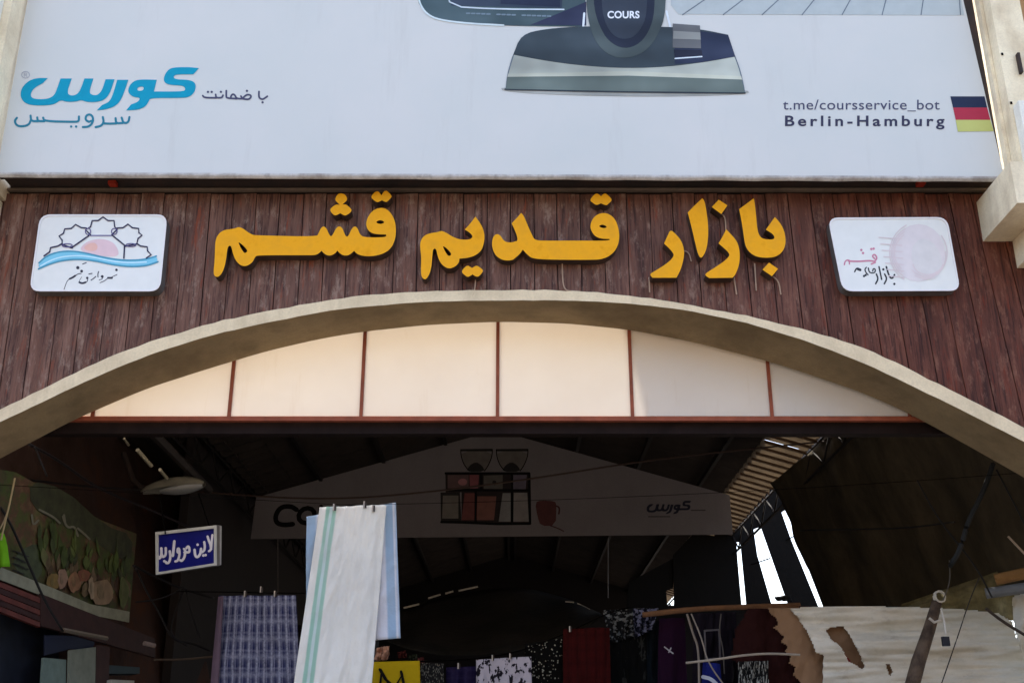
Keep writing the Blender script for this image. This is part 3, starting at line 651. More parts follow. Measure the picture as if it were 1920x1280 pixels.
for k_, xa_ in enumerate((.78, .79, .80, .81)):  # unseen sheets added to dim the sun on the right-hand panels
    MB().box(xa_, 1.88, 8.56, 9.66, ZE + .20 + k_ * .02, ZE + .204 + k_ * .02).obj('dimming_sheet', DIMMER.m, roof)
MB().box(1.885, 3.69, 8.56, 9.66, ZE + .12, ZE + .15).obj('eave_shade_board', M_ROOF, roof)  # unseen board added to shade the rightmost panels from the sun
M_BAT = flat((92, 72, 54), .8, .2, name='batten_wood')
for k in range(60):
    yy = Y0 + .2 + k * .27
    b_ = MB(); za, zc = ZR - (ZR - ZE) * (XE - .44) / XE - .035, ZE - .055
    b_.v = [(XE - .44, yy - .012, za), (XE + .07, yy - .012, zc), (XE + .07, yy + .012, zc), (XE - .44, yy + .012, za), (XE - .44, yy - .02, za - .03), (XE + .07, yy - .02, zc - .03), (XE + .07, yy + .02, zc - .03), (XE - .44, yy + .02, za - .03)]
    b_.f = [(0, 1, 2, 3), (7, 6, 5, 4), (0, 4, 5, 1), (1, 5, 6, 2), (2, 6, 7, 3), (3, 7, 4, 0)]
    b_.obj('batten', M_BAT, roof)
# eave lattice girder, right, catching light
t = MB()
for k in range(40):
    y = 10 + k * .45; t.tube([Vector((XE + .12, y, ZE - .05 - .3 * (k % 2))), Vector((XE + .12, y + .45, ZE - .05 - .3 * ((k + 1) % 2)))], .014, 5)
t.tube([Vector((XE + .12, 10, ZE - .04)), Vector((XE + .12, 28, ZE - .04))], .02, 5); t.tube([Vector((XE + .12, 10, ZE - .36)), Vector((XE + .12, 28, ZE - .36))], .02, 5)
t.obj('eave_girder', M_RAFT, roof)
t = MB()
for k in range(40):
    y = 10 + k * .45; t.tube([Vector((-XE - .12, y, ZE - .05 - .3 * (k % 2))), Vector((-XE - .12, y + .45, ZE - .05 - .3 * ((k + 1) % 2)))], .014, 5)
t.tube([Vector((-XE - .12, 10, ZE - .04)), Vector((-XE - .12, 28, ZE - .04))], .02, 5); t.tube([Vector((-XE - .12, 10, ZE - .36)), Vector((-XE - .12, 28, ZE - .36))], .02, 5)
t.obj('eave_girder', flat((30, 26, 24), .8, .3, .1), roof)
end = MB().box(-9, 2.95, 27.0, 27.2, 0, 7.0).obj('black_backdrop', flat((30, 26, 24), .9)); tag(end, 'dark wall added as a black backdrop deep in the covered passage', 'wall')  # added so the depth under the inner banner stays black
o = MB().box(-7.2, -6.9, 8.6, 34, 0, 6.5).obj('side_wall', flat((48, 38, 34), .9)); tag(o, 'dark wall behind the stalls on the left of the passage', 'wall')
o = MB().box(-3.95, -3.85, 13.2, 34, 0, ZE + .1).obj('blackout', flat((34, 28, 26), .9)); tag(o, 'black sheet added to keep the left side of the passage dark behind the blue sign', 'blackout')  # added dark enclosure against the open sky on the left
# ------------------------------------------------------------------ cloth helper
def cloth(name, c, Y, mat, parent=None, nx=24, ny=20, amp=.03, freq=3, ph=0, mask=None, sagz=0, thick=.004, rag=0, wr=1.0, wk=1.0, an=(2.2, 1.7)):
    if not isinstance(Y, (list, tuple)): Y = [Y] * 4
    q = [P(p[0], p[1], y) for p, y in zip(c, Y)]
    nrm = (q[1] - q[0]).cross(q[3] - q[0]).normalized()
    v = []; uv = []; f = []
    for j in range(ny + 1):
        for i in range(nx + 1):
            u, t = i / nx, j / ny
            p = q[0].lerp(q[1], u).lerp(q[3].lerp(q[2], u), t)
            d = amp * (.25 + .75 * t) * (math.sin(u * freq * 6.283 + ph + .8 * math.sin(t * 3 + ph)) + .4 * math.sin(u * freq * 13.1 + ph * 2 + t * 2)) + amp * .35 * math.sin(t * 9 + u * 5 + ph)
            qn = Vector((u * an[0] * wr + t * .8, t * an[1] * wr, ph * 3.7)); d += amp * wk * (1.1 * mn.noise(qn) + .9 * (abs(mn.noise(qn * 1.9 + Vector((t, u, 4)))) - .3) + .35 * mn.noise(qn * 5))
            p = p + nrm * d - Vector((0, 0, sagz * 4 * u * (1 - u) * (1 if t < .5 else .6)))
            if rag and j == ny: p.z += rag * random.uniform(-1, 1)
            v.append(p); uv.append((u, 1 - t))
    keep = mask or (lambda u, t: True)
    for j in range(ny):
        for i in range(nx):
            if keep((i + .5) / nx, (j + .5) / ny):
                k = j * (nx + 1) + i; f.append((k, k + 1, k + nx + 2, k + nx + 1))
    o = mk(name, v, f, mat, parent, uvs=uv, smooth=True)
    so_ = o.modifiers.new('thick', 'SOLIDIFY'); so_.thickness = thick
    return o
def fabric(name, col_fn, rough=.9, trans=0, wv=1.0, crease=0):
    m = NM(name, rough, .1); c = col_fn(m)
    if isinstance(c, tuple): c = m.mix(m.ramp(m.noise(m.pos(), 6, 5), [(.3, 0), (.7, .35)]), c, tuple(x * .7 for x in c))
    m.col(c)
    if crease:
        dn = m.n('TexNoise'); dn.inputs['Scale'].default_value = 1.3; m.l(m.pos(), dn.inputs['Vector'])
        ad = m.n('VectorMath', operation='ADD'); m.l(m.pos((1, 1, .45) if crease > 0 else (.5, 1, 1.3)), ad.inputs[0]); m.l(dn.outputs['Color'], ad.inputs[1])
        h = m.noise(ad.outputs[0], 3.2, 7, .62); rg_ = m.ramp(h, [(.3, 0), (.47, .35), (.5, 1), (.53, .35), (.7, .1)])
        m.bump(rg_, abs(crease), .035)
    else: m.bump(m.noise(m.pos(), 14 * wv, 5), .5, .02)
    if trans: m.translucent(c, trans)
    return m.m
def solidf(rgb, trans=0, name='cloth'): return fabric(name, lambda m: lin(rgb), trans=trans)
def uvcomp(m, k):
    s = m.n('SeparateXYZ'); m.l(m.n('TexCoord').outputs['UV'], s.inputs[0]); return s.outputs[k]
def plaid(base_, line, nx, ny, name='plaid'):
    def fn(m):
        def bands(k, n, duty):
            a = m.n('Math', operation='MULTIPLY'); a.inputs[1].default_value = n; m.l(uvcomp(m, k), a.inputs[0])
            fr = m.n('Math', operation='FRACT'); m.l(a.outputs[0], fr.inputs[0])
            return m.ramp(fr.outputs[0], [(0, 0), (.3, .2), (duty, 1), (.75, .1), (.85, .6), (.95, 0)])
        c = m.mix(bands(0, nx, .5), lin(base_), lin(line)); c = m.mix(m.mix(.55, (0, 0, 0), bands(1, ny, .5)), c, lin(line))
        n = m.noise(m.pos((1, 1, 1)), 45, 3, .8)
        return m.mix(m.ramp(n, [(.4, .0), (.7, .6)]), c, lin(base_))
    return fabric(name, fn)
def spotted(base_, spot, scale, thr, name='spotted', voro=True, sc3=(1, 1, 1)):
    def fn(m):
        vec = m.pos(sc3, 'uv')
        if voro:
            x = m.n('TexVoronoi'); x.inputs['Scale'].default_value = scale; m.l(vec, x.inputs['Vector']); fac = x.outputs['Distance']
            return m.mix(m.ramp(fac, [(thr, 1), (thr + .05, 0)]), lin(base_), lin(spot))
        fac = m.noise(vec, scale, 3, .6)
        return m.mix(m.ramp(fac, [(thr, 0), (thr + .03, 1)]), lin(base_), lin(spot))
    return fabric(name, fn)
# ------------------------------------------------------------------ side tarpaulins
M_TARP = fabric('dark_tarp', lambda m: m.ramp(m.noise(m.pos((1, 1, .4)), 2.5, 6, .7), [(.3, lin((46, 42, 33))), (.7, lin((80, 70, 54)))]))
M_TARPL = fabric('brown_tarp', lambda m: m.ramp(m.noise(m.pos((1, .6, .6)), 2.0, 6, .7), [(.25, lin((40, 27, 20))), (.5, lin((58, 43, 38))), (.75, lin((78, 46, 28)))]))
o = cloth('tarpaulin', [(1446, 905), (1860, 560), (2150, 1060), (1556, 1185)], [15, 9.0, 9.0, 15], M_TARP, nx=60, ny=40, amp=.05, freq=5); tag(o, 'large dark tarpaulin sloping down behind the right end of the arch', 'tarpaulin')
o = cloth('tarpaulin', [(-140, 560), (350, 915), (420, 1330), (-160, 1330)], [9.0, 15, 15, 9.0], M_TARPL, nx=60, ny=40, amp=.05, freq=5, ph=2); tag(o, 'brown patched tarpaulin forming the left side of the passage', 'tarpaulin')
# dark curtain strips with sky in the gaps on the right
M_STRIP = solidf((20, 18, 16), name='black_cloth')
YS = 19.0
def curtain(pts, label):
    o = put('curtain_strip', [pts], PY(YS), .02, random.uniform(0, .1), M_STRIP); return tag(o, label, 'curtain', 'dark curtain strips at the right side of the passage')
curtain([(1340, 860), (1490, 860), (1490, 945), (1462, 962), (1430, 985), (1413, 992), (1400, 1017), (1375, 1015), (1340, 1005)], 'dark sheet knotted at the top above the sky gaps, beside the inner banner')
curtain([(1262, 1040), (1300, 1000), (1380, 1008), (1384, 1060), (1392, 1150), (1264, 1150)], 'widest dark curtain strip, left of the thinnest sky gap')
curtain([(1180, 1090), (1265, 1045), (1262, 1102), (1249, 1107), (1252, 1142), (1250, 1320), (1150, 1320)], 'short dark curtain strip left of the small low sky gap')
curtain([(1387, 1005), (1412, 985), (1420, 1040), (1452, 1150), (1401, 1150)], 'narrow dark curtain strip left of the widest sky gap')
curtain([(1417, 960), (1462, 950), (1483, 1010), (1500, 1052), (1540, 1150), (1484, 1150)], 'leaning dark curtain strip right of the widest sky gap')
curtain([(1466, 905), (1560, 905), (1640, 1150), (1549, 1150), (1508, 1045), (1473, 953)], 'dark curtain strip under the edge of the large tarpaulin')
for a, b_, lab in (((1408, 1058), (1444, 1046), 'short dark cord crossing the widest sky gap'), ((1474, 1012), (1494, 1002), 'short dark cord crossing the long sky gap')):
    o = bar(P(*a, YS - .1), P(*b_, YS - .1), .012).obj('cord', M_BLK); tag(o, lab, 'cord')
o = cloth('hanging_rag', [(1452, 1118), (1484, 1114), (1486, 1128), (1458, 1126)], YS - .15, M_STRIP, nx=8, ny=4, amp=.05); tag(o, 'small black rag at the foot of the widest sky gap', 'rag')

# ------------------------------------------------------------------ inner gable banner
YI = 16.0; PI_ = PY(YI)
ib = thing('gable_banner', P(922, 1008, YI), 'dim gable shaped banner with printed appliances hanging inside the roof', 'banner')
M_IB = dirty((118, 112, 112), (98, 93, 92), .8, 1.5, .3, .1, name='dimmed_banner')  # white banner greyed in its colour to give the dim interior
c_ = [(470, 1010), (480, 932), (930, 806), (1368, 928), (1374, 1001)]
put('sheet', [c_], PI_, .03, 0, [M_IB, M_BEAM], ib)
IK = flat((12, 11, 12), .7, .1, .1)
C0 = lambda l: l
strokes('lettering', [ [(556, 955), (545, 948), (526, 950), (516, 966), (518, 980), (532, 984), (549, 982)] ], 9, PI_, .032, IK, ib)
strokes('lettering', [[(575 + 15 * math.cos(t * .5236) + 2 * -math.sin(t * .5236), 966 + 14 * math.sin(t * .5236)) for t in range(12)]], 9, PI_, .032, IK, ib, closed=True, it=0)
strokes('lettering', [[(602, 950), (599, 972), (606, 981), (622, 980), (627, 950)], [(640, 982), (645, 951), (664, 951), (668, 962), (650, 968), (664, 982)], [(704, 951), (686, 951), (683, 962), (698, 968), (696, 981), (676, 982)]], 9, PI_, .032, IK, ib, it=1)
logo(lambda x, y: (1212 + (x - 180) / 1610 * 84, 938 + (y - 125) / 390 * 25), PI_, flat((24, 26, 44), .6), ib, .032, .001, 'small_logo_letter')
strokes('printed_rule', [[(1296, 956), (1322, 956)], [(1216, 968), (1256, 968)]], 2, PI_, .032, flat((60, 54, 54), .6), ib)
A = lambda l: xf(l, 800, 820, 6.736)
def ap(pts, rgb, lift, soft=0): put('printed_appliance', [soften(A(pts), soft) if soft else [tuple(p[:2]) for p in A(pts)]], PI_, .001, lift, flat(rgb, .6, .15), ib)
ap([(175, 690), (420, 690), (440, 1060), (180, 1060)], (26, 24, 22), .032); ap([(205, 730), (400, 730), (400, 1020), (195, 1020)], (104, 98, 90), .034)
ap([(235, 440), (1290, 440), (1310, 1090), (440, 1080), (440, 690), (240, 690)], (30, 20, 20), .033)
ap([(265, 470), (530, 470), (530, 640), (265, 640)], (92, 70, 68), .036); ap([(540, 470), (660, 470), (650, 640), (545, 640)], (120, 66, 70), .036)
ap([(380, 560), (440, 510), (510, 530), (510, 590), (440, 610)], (150, 100, 100), .038, 2)
ap([(720, 480), (960, 470), (960, 650), (720, 650)], (84, 80, 74), .036); ap([(830, 540), (880, 540), (880, 600), (830, 600)], (24, 22, 22), .038, 2)
ap([(1090, 470), (1265, 470), (1250, 655), (1090, 650)], (92, 84, 96), .036)
ap([(480, 700), (610, 700), (600, 1040), (440, 1040)], (104, 56, 52), .036); ap([(640, 740), (880, 740), (850, 1040), (630, 1040)], (112, 72, 62), .036)
ap([(960, 700), (1060, 700), (1060, 1060), (910, 1060)], (120, 118, 116), .036); ap([(1100, 695), (1270, 695), (1290, 1060), (1095, 1060)], (126, 120, 116), .036)
for x0 in (430, 880):
    ap([(x0, 165), (x0 + 400, 165), (x0 + 360, 330), (x0 + 310, 430), (x0 + 90, 430), (x0 + 40, 330)], (98, 92, 86), .034, 1)
    ap([(x0 - 5, 145), (x0 + 400, 140), (x0 + 400, 172), (x0 - 5, 172)], (20, 16, 16), .036)
    ap([(x0 + 70, 430), (x0 + 110, 350), (x0 + 190, 305), (x0 + 270, 350), (x0 + 310, 430)], (28, 26, 26), .037, 1)
for x0 in (430, 880):
    strokes('printed_outline', [A([(x0, 150), (x0 + 5, 240), (x0 + 45, 350), (x0 + 110, 420)]), A([(x0 + 400, 150), (x0 + 395, 240), (x0 + 350, 350), (x0 + 300, 420)])], 1.8, PI_, .038, IK, ib)
strokes('printed_outline', [A([(1296, 450), (1300, 700), (1306, 1085)]), A([(620, 690), (618, 1060)]), A([(1078, 470), (1078, 1085)]), A([(250, 660), (1290, 665)]), A([(690, 460), (690, 660)]), A([(240, 450), (1290, 450)]), A([(185, 1065), (440, 1070), (900, 1090), (1300, 1085)])], 4.5, PI_, .039, IK, ib, it=0)
ap([(1370, 820), (1440, 790), (1620, 800), (1640, 850), (1630, 1110), (1440, 1115), (1400, 1000)], (78, 40, 38), .034, 1)
strokes('printed_handle', [A([(1630, 860), (1680, 880), (1670, 960)])], 3, PI_, .036, flat((60, 24, 24), .6), ib)
strokes('printed_handle', [A([(1560, 1110), (1650, 1140), (1730, 1180)])], 2, PI_, .036, flat((60, 24, 24), .6), ib)
for px_ in (521, 1140):
    o = bar(P(px_, 1008, YI), P(px_, 1120, YI), .008, 5).obj('hanging_wire', flat((90, 84, 80), .5)); tag(o, 'thin wire hanging down from the left end of the inner banner' if px_ < 900 else 'thin wire hanging down from the right half of the inner banner', 'wire')
# long cable across the passage
pts = [P(x, y, 13.0) for x, y in smooth_line([(180, 900), (400, 925), (620, 938), (830, 920), (1000, 897), (1190, 866), (1400, 842), (1600, 822)], 3)]
o = MB().tube(pts, .011, 5).obj('cable', flat((58, 44, 38), .6)); tag(o, 'long thin cable sagging across the passage in front of the inner banner', 'cable')

# ------------------------------------------------------------------ street lamp head on the left
lamp = thing('street_lamp', P(326, 930, 12), 'grey cobra head lamp hanging under the roof on the left', 'lamp')
c0, c1 = P(266, 921, 12), P(384, 905, 12)
v = []; f = []; n = 12; m_ = 14
for i in range(m_ + 1):
    t = i / m_; p = c0.lerp(c1, t); s_ = math.sin(math.pi * (t * .92 + .04)) ** .55
    for k in range(n):
        a = math.pi * k / (n - 1); v.append(p + Vector((0, -math.cos(a) * .14 * s_, math.sin(a) * .13 * s_ - .02)))
for i in range(m_):
    for k in range(n - 1): f.append((i * n + k, (i + 1) * n + k, (i + 1) * n + k + 1, i * n + k + 1))
mk('housing', v, f, flat((122, 118, 104), .5, .15), lamp, smooth=True)
v = []; f = []
for i in range(m_ + 1):
    t = i / m_; p = c0.lerp(c1, .3 + .68 * t); s_ = math.sin(math.pi * (t * .92 + .04)) ** .5
    for k in range(n):
        a = math.pi * k / (n - 1); v.append(p + Vector((0, -math.cos(a) * .115 * s_, -math.sin(a) * .07 * s_ - .022)))
for i in range(m_):
    for k in range(n - 1): f.append((i * n + k, (i + 1) * n + k, (i + 1) * n + k + 1, i * n + k + 1))
mk('lens', v, f, flat((150, 150, 146), .12, .05, .8), lamp, smooth=True)
MB().tube([c0 + Vector((.02, 0, .02)), P(250, 900, 12.1), P(232, 850, 12.3)], .03, 8).obj('arm', M_BEAM, lamp)
# pale bars painted as slits of daylight beside the roof edge
sl_m = flat((150, 142, 118), .45, .1, .3)
for k, (a, b_, wd) in enumerate((((258, 843), (284, 873), .035), ((300, 880), (313, 896), .03), ((233, 822), (241, 834), .022))):
    o = bar(P(*a, 10.5), P(*b_, 10.8), wd * .6, 5).obj('daylight_slit', sl_m); tag(o, ['long pale bar painted as a daylight slit above the lamp', 'pale bar painted as a daylight slit touching the top of the lamp', 'smallest pale bar painted as a daylight slit high above the lamp'][k], 'daylight slit', 'painted daylight slits above the lamp')
o = bar(P(275, 800, 10.4), P(392, 918, 13), .05, 6).obj('roof_edge_pipe', flat((52, 46, 42), .6)); tag(o, 'dark pipe running down the roof edge behind the lamp', 'pipe')

# ------------------------------------------------------------------ blue direction sign
a, b_, c2 = P(292, 998, 10.3), P(404, 983, 10.0), P(293, 1078, 10.3)
ps = plane3(a, b_, c2)
sg = thing('direction_sign', P(350, 1070, 10.1), 'small dark blue sign with white lettering and pale frame hanging inside', 'sign')
oc = [(291, 997), (405, 984), (405, 1059), (292, 1077)]; ic = [(296, 1002), (401, 990), (401, 1055), (296, 1072)]
put('face', [oc], ps, .05, 0, [flat((16, 20, 104), .4, .15), M_PLQS], sg)
put('frame', [oc, ic], ps, .012, .051, flat((176, 178, 176), .5, .1), sg)
put('side_rail', [[(408, 984), (413, 985), (412, 1058), (407, 1059)]], ps, .02, -.02, flat((150, 150, 150), .5, .1), sg)
A = lambda l: xf(l, 280, 970, 10.667)
strokes('lettering', [dict(p=A(l), w=w_) for l, w_ in (
    ([(1165, 375), (1190, 460), (1225, 540), (1235, 630)], 4.4), ([(1262, 345), (1245, 480), (1235, 640), (1190, 668)], 4.2),
    ([(1098, 485), (1112, 580), (1098, 650)], 4.4), ([(1098, 650), (1050, 700), (1030, 640)], 4.2), ([(1035, 620), (1020, 730), (960, 795), (915, 760), (905, 640)], 4.8),
    ([(700, 690), (745, 690), (805, 690), (800, 600), (775, 565), (740, 610)], 4.4), ([(740, 690), (690, 620)], 4), ([(715, 690), (705, 790), (650, 865), (620, 850)], 4.6),
    ([(600, 700), (560, 690), (570, 610), (598, 620), (606, 740), (570, 860), (520, 872)], 4.4), ([(500, 470), (488, 600), (470, 760)], 5),
    ([(408, 670), (425, 780), (395, 900), (340, 905)], 4.6), ([(328, 605), (332, 740), (290, 780), (262, 780), (240, 700)], 4.6), ([(240, 610), (245, 740), (205, 825), (175, 770)], 4.8))], 4.4, ps, .053, flat((206, 206, 216), .5, .05), sg,
    dots=[(p[0], p[1], 2.6) for p in A([(965, 538), (1080, 752), (1125, 745), (300, 868), (330, 885)])])
for (a_, b__) in (((372, 925), (392, 986)), ((300, 930), (310, 1000))):
    MB().tube([P(*a_, 10.4), P(*b__, 10.15)], .006, 5).obj('hanging_wire', M_BLK, sg)

# ------------------------------------------------------------------ left: fruit banner, shop front
fb_pl = plane3(P(30, 895, 9.3), P(256, 1005, 11.6), P(0, 1068, 9.3))
fb = thing('fruit_banner', P(120, 1120, 10.2), 'dim printed banner with green leaves and pale fruit above the left shop', 'banner')
m = NM('mottled_print', .7, .2); c = m.ramp(m.noise(m.pos((1, .6, .8)), 4.5, 6, .7), [(.3, lin((34, 40, 22))), (.45, lin((60, 58, 34))), (.55, lin((78, 54, 40))), (.7, lin((108, 92, 66)))])
m.col(m.mix(m.ramp(m.noise(m.pos(), 9, 4), [(.45, 0), (.6, .6)]), c, lin((56, 74, 26)))); M_MOT = m.m
put('sheet', [[(-60, 870), (30, 885), (190, 975), (256, 1000), (242, 1166), (110, 1120), (0, 1086), (-60, 1070)]], fb_pl, .02, 0, M_MOT, fb)
def fp(nm, pts, rgb, lift, s_=2): put(nm, [soften(pts, s_)], fb_pl, .001, lift, flat(tuple(int(v_ * .62 + m_ * .38) for v_, m_ in zip(rgb, (66, 62, 42))), .7, .45), fb)
fp('printed_field', [(55, 900), (120, 915), (196, 985), (250, 1003), (245, 1060), (170, 1010), (110, 980), (58, 950)], (34, 40, 24), .022, 1)
fp('printed_field', [(55, 1020), (80, 1020), (78, 1090), (40, 1080), (20, 1050)], (52, 66, 46), .0225, 1)
rnd = random.Random(5)
for k in range(70):
    x = 70 + rnd.random() ** .9 * 172; y0 = 985 + (x - 70) * .32; t = rnd.random(); y = y0 + t * 95
    hgt = rnd.uniform(10, 26) * (1.2 - t * .6); wd_ = rnd.uniform(3, 8) * (.8 + t)
    pal = ((46, 66, 20), (58, 84, 22), (74, 92, 34), (40, 46, 24), (36, 52, 22)) if t < .5 else ((86, 66, 46), (104, 84, 62), (72, 50, 36), (92, 98, 58), (64, 34, 26), (118, 92, 74))
    d = rnd.uniform(-4, 4)
    fp('printed_leaf' if t < .5 else 'printed_fruit', [(x + d, y - hgt, 1), (x + wd_, y), (x - d, y + hgt, 1), (x - wd_ * .8, y)], rnd.choice(pal), .024 + k * .0003)
for k, (x, y, rx, ry, cc) in enumerate(((100, 1090, 12, 16, (104, 84, 46)), (117, 1085, 9, 20, (126, 100, 84)), (140, 1090, 11, 20, (118, 86, 62)), (158, 1078, 12, 12, (104, 64, 46)), (192, 1110, 21, 25, (120, 100, 78)), (172, 1102, 5, 22, (132, 116, 96)), (232, 1110, 9, 30, (78, 84, 46)))):
    put('printed_fruit', [[(px_ + rnd.uniform(-2, 2), py_ + rnd.uniform(-2, 2)) for px_, py_ in ell(x, y, rx, ry, 0, 342, 14)]], fb_pl, .001, .047 + k * .0005, flat(cc, .7, .3), fb)
    fp('printed_fruit', [(x - rx * .5, y - ry * .5), (x + rx * .1, y - ry * .6), (x + rx * .2, y + ry * .5), (x - rx * .4, y + ry * .5)], tuple(min(255, int(q_ * 1.15)) for q_ in cc), .051 + k * .0003)
put('printed_border', [[(-60, 1050), (0, 1062), (40, 1078), (100, 1102), (170, 1132), (243, 1146), (242, 1166), (170, 1152), (110, 1128), (0, 1086), (-60, 1070)]], fb_pl, .001, .055, flat((122, 122, 104), .7, .2), fb)
strokes('printed_lettering', [[(60, 965), (62, 985), (72, 975)], [(74, 955), (100, 968), (112, 980)], [(118, 968), (126, 990), (140, 985), (146, 1004)], [(146, 990), (160, 1002), (168, 1010)], [(122, 978), (120, 965)]], 4.0, fb_pl, .03, flat((96, 94, 80), .6), fb)
strokes('printed_lettering', [[(24 + (k % 3) * 9, 1032 + k * 4), (36 + (k % 3) * 9, 1035 + k * 4)] for k in range(11)], 2.4, fb_pl, .031, flat((26, 26, 24), .6), fb)
sh = thing('shop', P(120, 1280, 10.2), 'dark shop front with maroon slatted fascia on the left', 'shop')
sp = plane3(P(0, 1085, 9.25), P(290, 1208, 12.2), P(0, 1180, 9.25))
MAR = flat((84, 42, 36), .6, .3); MAR2 = flat((48, 27, 24), .7, .3)
for k in range(5):
    y = 1088 + k * 11.5
    put('fascia_slat', [[(-60, y - 22), (75, y + 32), (75, y + 42 - k * .3), (-60, y - 12)]], sp, .03, .01 + k * .004, MAR if k % 2 == 0 else MAR2, sh)
put('fascia_board', [[(76, 1112), (290, 1196), (292, 1232), (76, 1172)]], sp, .03, .0, MAR2, sh)
put('awning_underside', [[(-60, 1120), (75, 1168), (110, 1185), (110, 1400), (-60, 1400)]], sp, .02, -.2, flat((16, 20, 30), .7, .4), sh)
put('cabinet_door', [[(82, 1232), (124, 1236), (122, 1400), (70, 1400)]], sp, .02, .02, flat((90, 104, 96), .6, .2), sh)
put('cabinet_door', [[(131, 1218), (180, 1212), (176, 1400), (126, 1400)]], sp, .02, .04, flat((104, 108, 96), .6, .2), sh)
put('door_post', [[(181, 1208), (206, 1212), (200, 1400), (177, 1400)]], sp, .03, .03, MAR2, sh)
put('blue_panel', [[(84, 1190), (178, 1192), (176, 1218), (132, 1216), (84, 1228)]], sp, .01, .0, flat((16, 22, 42), .6), sh)
put('white_box', [[(208, 1273), (252, 1275), (252, 1330), (206, 1330)]], sp, .1, .0, flat((150, 150, 140), .6), sh)
put('stock_shelf', [[(204, 1246), (262, 1250), (262, 1262), (204, 1262)]], sp, .1, -.05, flat((28, 44, 48), .6), sh)
MB().tube([P(118, 1180, 9.9), P(200, 1196, 10.6)], .02, 6).obj('tube_light', flat((96, 86, 74), .5, .1), sh)
o = MB().tube([P(270, 1205, 10.8), P(290, 1210, 10.9)], .022, 6).obj('metal_end', flat((120, 104, 96), .4)); tag(o, 'short bright metal end at the tip of the maroon fascia', 'pipe end')
# cables and ropes, left
def cable(pts, Ya, Yb, r, rgb, label, cat='cable', name='cable'):
    s_ = smooth_line(pts, 3); n = len(s_)
    o = MB().tube([P(x, y, Ya + (Yb - Ya) * i / (n - 1)) for i, (x, y) in enumerate(s_)], r, 5).obj(name, flat(rgb, .6)); return tag(o, label, cat)
cable([(-20, 925), (14, 968), (50, 1050), (85, 1130), (118, 1182)], 9.0, 9.6, .011, (12, 11, 12), 'thick black cable falling diagonally in front of the fruit banner')
cable([(28, 896), (18, 945), (8, 985), (2, 1012)], 9.0, 9.0, .008, (150, 132, 96), 'pale rope hanging at the left edge above the green bag', 'rope', 'rope')
cable([(14, 960), (4, 985), (-6, 1000)], 9.0, 9.0, .006, (150, 132, 106), 'short loose rope end knotted to the pale rope', 'rope', 'rope')
cable([(-20, 890), (60, 900), (160, 912), (265, 918)], 9.4, 12, .012, (20, 14, 14), 'dark cable running level to the lamp')
cable([(55, 833), (110, 862), (180, 915), (300, 962), (400, 1010)], 9.3, 12, .014, (22, 16, 18), 'dark cable sloping from the arch down past the blue sign')
cable([(66, 838), (76, 866), (88, 892)], 9.3, 9.4, .010, (22, 16, 16), 'short dark cable stub under the left end of the arch')
cable([(250, 1060), (300, 1085), (345, 1105), (400, 1120)], 10.6, 11.4, .013, (14, 10, 10), 'black cable sagging below the blue sign')
cable([(255, 1065), (275, 1110), (300, 1150), (322, 1200), (360, 1205), (395, 1220)], 10.6, 11.2, .010, (14, 10, 10), 'black cable looping low beside the checked cloth')
cable([(345, 1105), (326, 1150), (318, 1190), (350, 1210)], 10.8, 10.9, .009, (14, 10, 10), 'left one of two black cables forking below the blue sign')
cable([(350, 1108), (360, 1150), (375, 1195)], 10.8, 10.9, .009, (14, 10, 10), 'right one of two black cables forking below the blue sign')
cable([(255, 1128), (290, 1125), (320, 1115), (345, 1100)], 10.7, 10.8, .008, (14, 10, 10), 'thin black cable rising to the fork below the blue sign')
cable([(290, 1236), (340, 1236), (400, 1230)], 11, 11.3, .01, (74, 60, 48), 'thin pale rod low beside the checked cloth', 'rod', 'rod')
gb = cloth('green_bag', [(-14, 1003), (8, 1000), (18, 1062), (-14, 1068)], 9.05, solidf((96, 150, 26), .15), nx=8, ny=8, amp=.02, freq=1); tag(gb, 'bright green bag hanging at the left edge of the picture', 'bag')

# ------------------------------------------------------------------ towels and cloths
def towel_col(stops):
    def fn(m):
        c = m.ramp(uvcomp(m, 0), stops, 'LINEAR')
        n = m.noise(m.pos((1, 1, .5)), 3.5, 6, .7)
        return m.mix(m.ramp(n, [(.5, 0), (.75, .3)]), c, lin((196, 190, 182)))
    return fn
W_ = lin((236, 231, 220)); G_ = lin((162, 198, 178)); B_ = lin((158, 180, 200)); W2 = lin((214, 212, 216))
M_T1 = fabric('white_towel', towel_col([(0, W_), (.10, W_), (.115, G_), (.155, G_), (.165, lin((204, 218, 212))), (.20, lin((204, 218, 212))), (.21, G_), (.25, G_), (.27, W_), (1, W_)]), trans=.22)
M_T2 = fabric('blue_striped_towel', towel_col([(0, B_), (.10, B_), (.13, W2), (.2, W2), (.80, W2), (.86, W2), (.88, B_), (.955, B_), (.965, W2), (1, B_)]), trans=.22)
tl_ = thing('towel', P(640, 1280, 9.0), 'long white towel with green and blue stripes hanging in the gateway', 'towel')
cloth('front_drop', [(599, 950), (724, 947), (686, 1420), (530, 1420)], 9.0, M_T1, tl_, 80, 90, .024, 1.9, 1, wr=1.8, wk=.9)
cloth('back_drop', [(575, 968), (742, 941), (751, 1196), (573, 1212)], 9.07, M_T2, tl_, 70, 50, .020, 1.8, 2.2, wr=1.6, wk=.9)
o = MB().tube(sag(P(-60, 905, 9.04), P(640, 946, 9.04), .0) + sag(P(660, 946, 9.04), P(1990, 880, 9.04), .05)[1:], .0022, 5).obj('washing_line', M_BLK); tag(o, 'thin black line across the gateway holding the white towel', 'line')
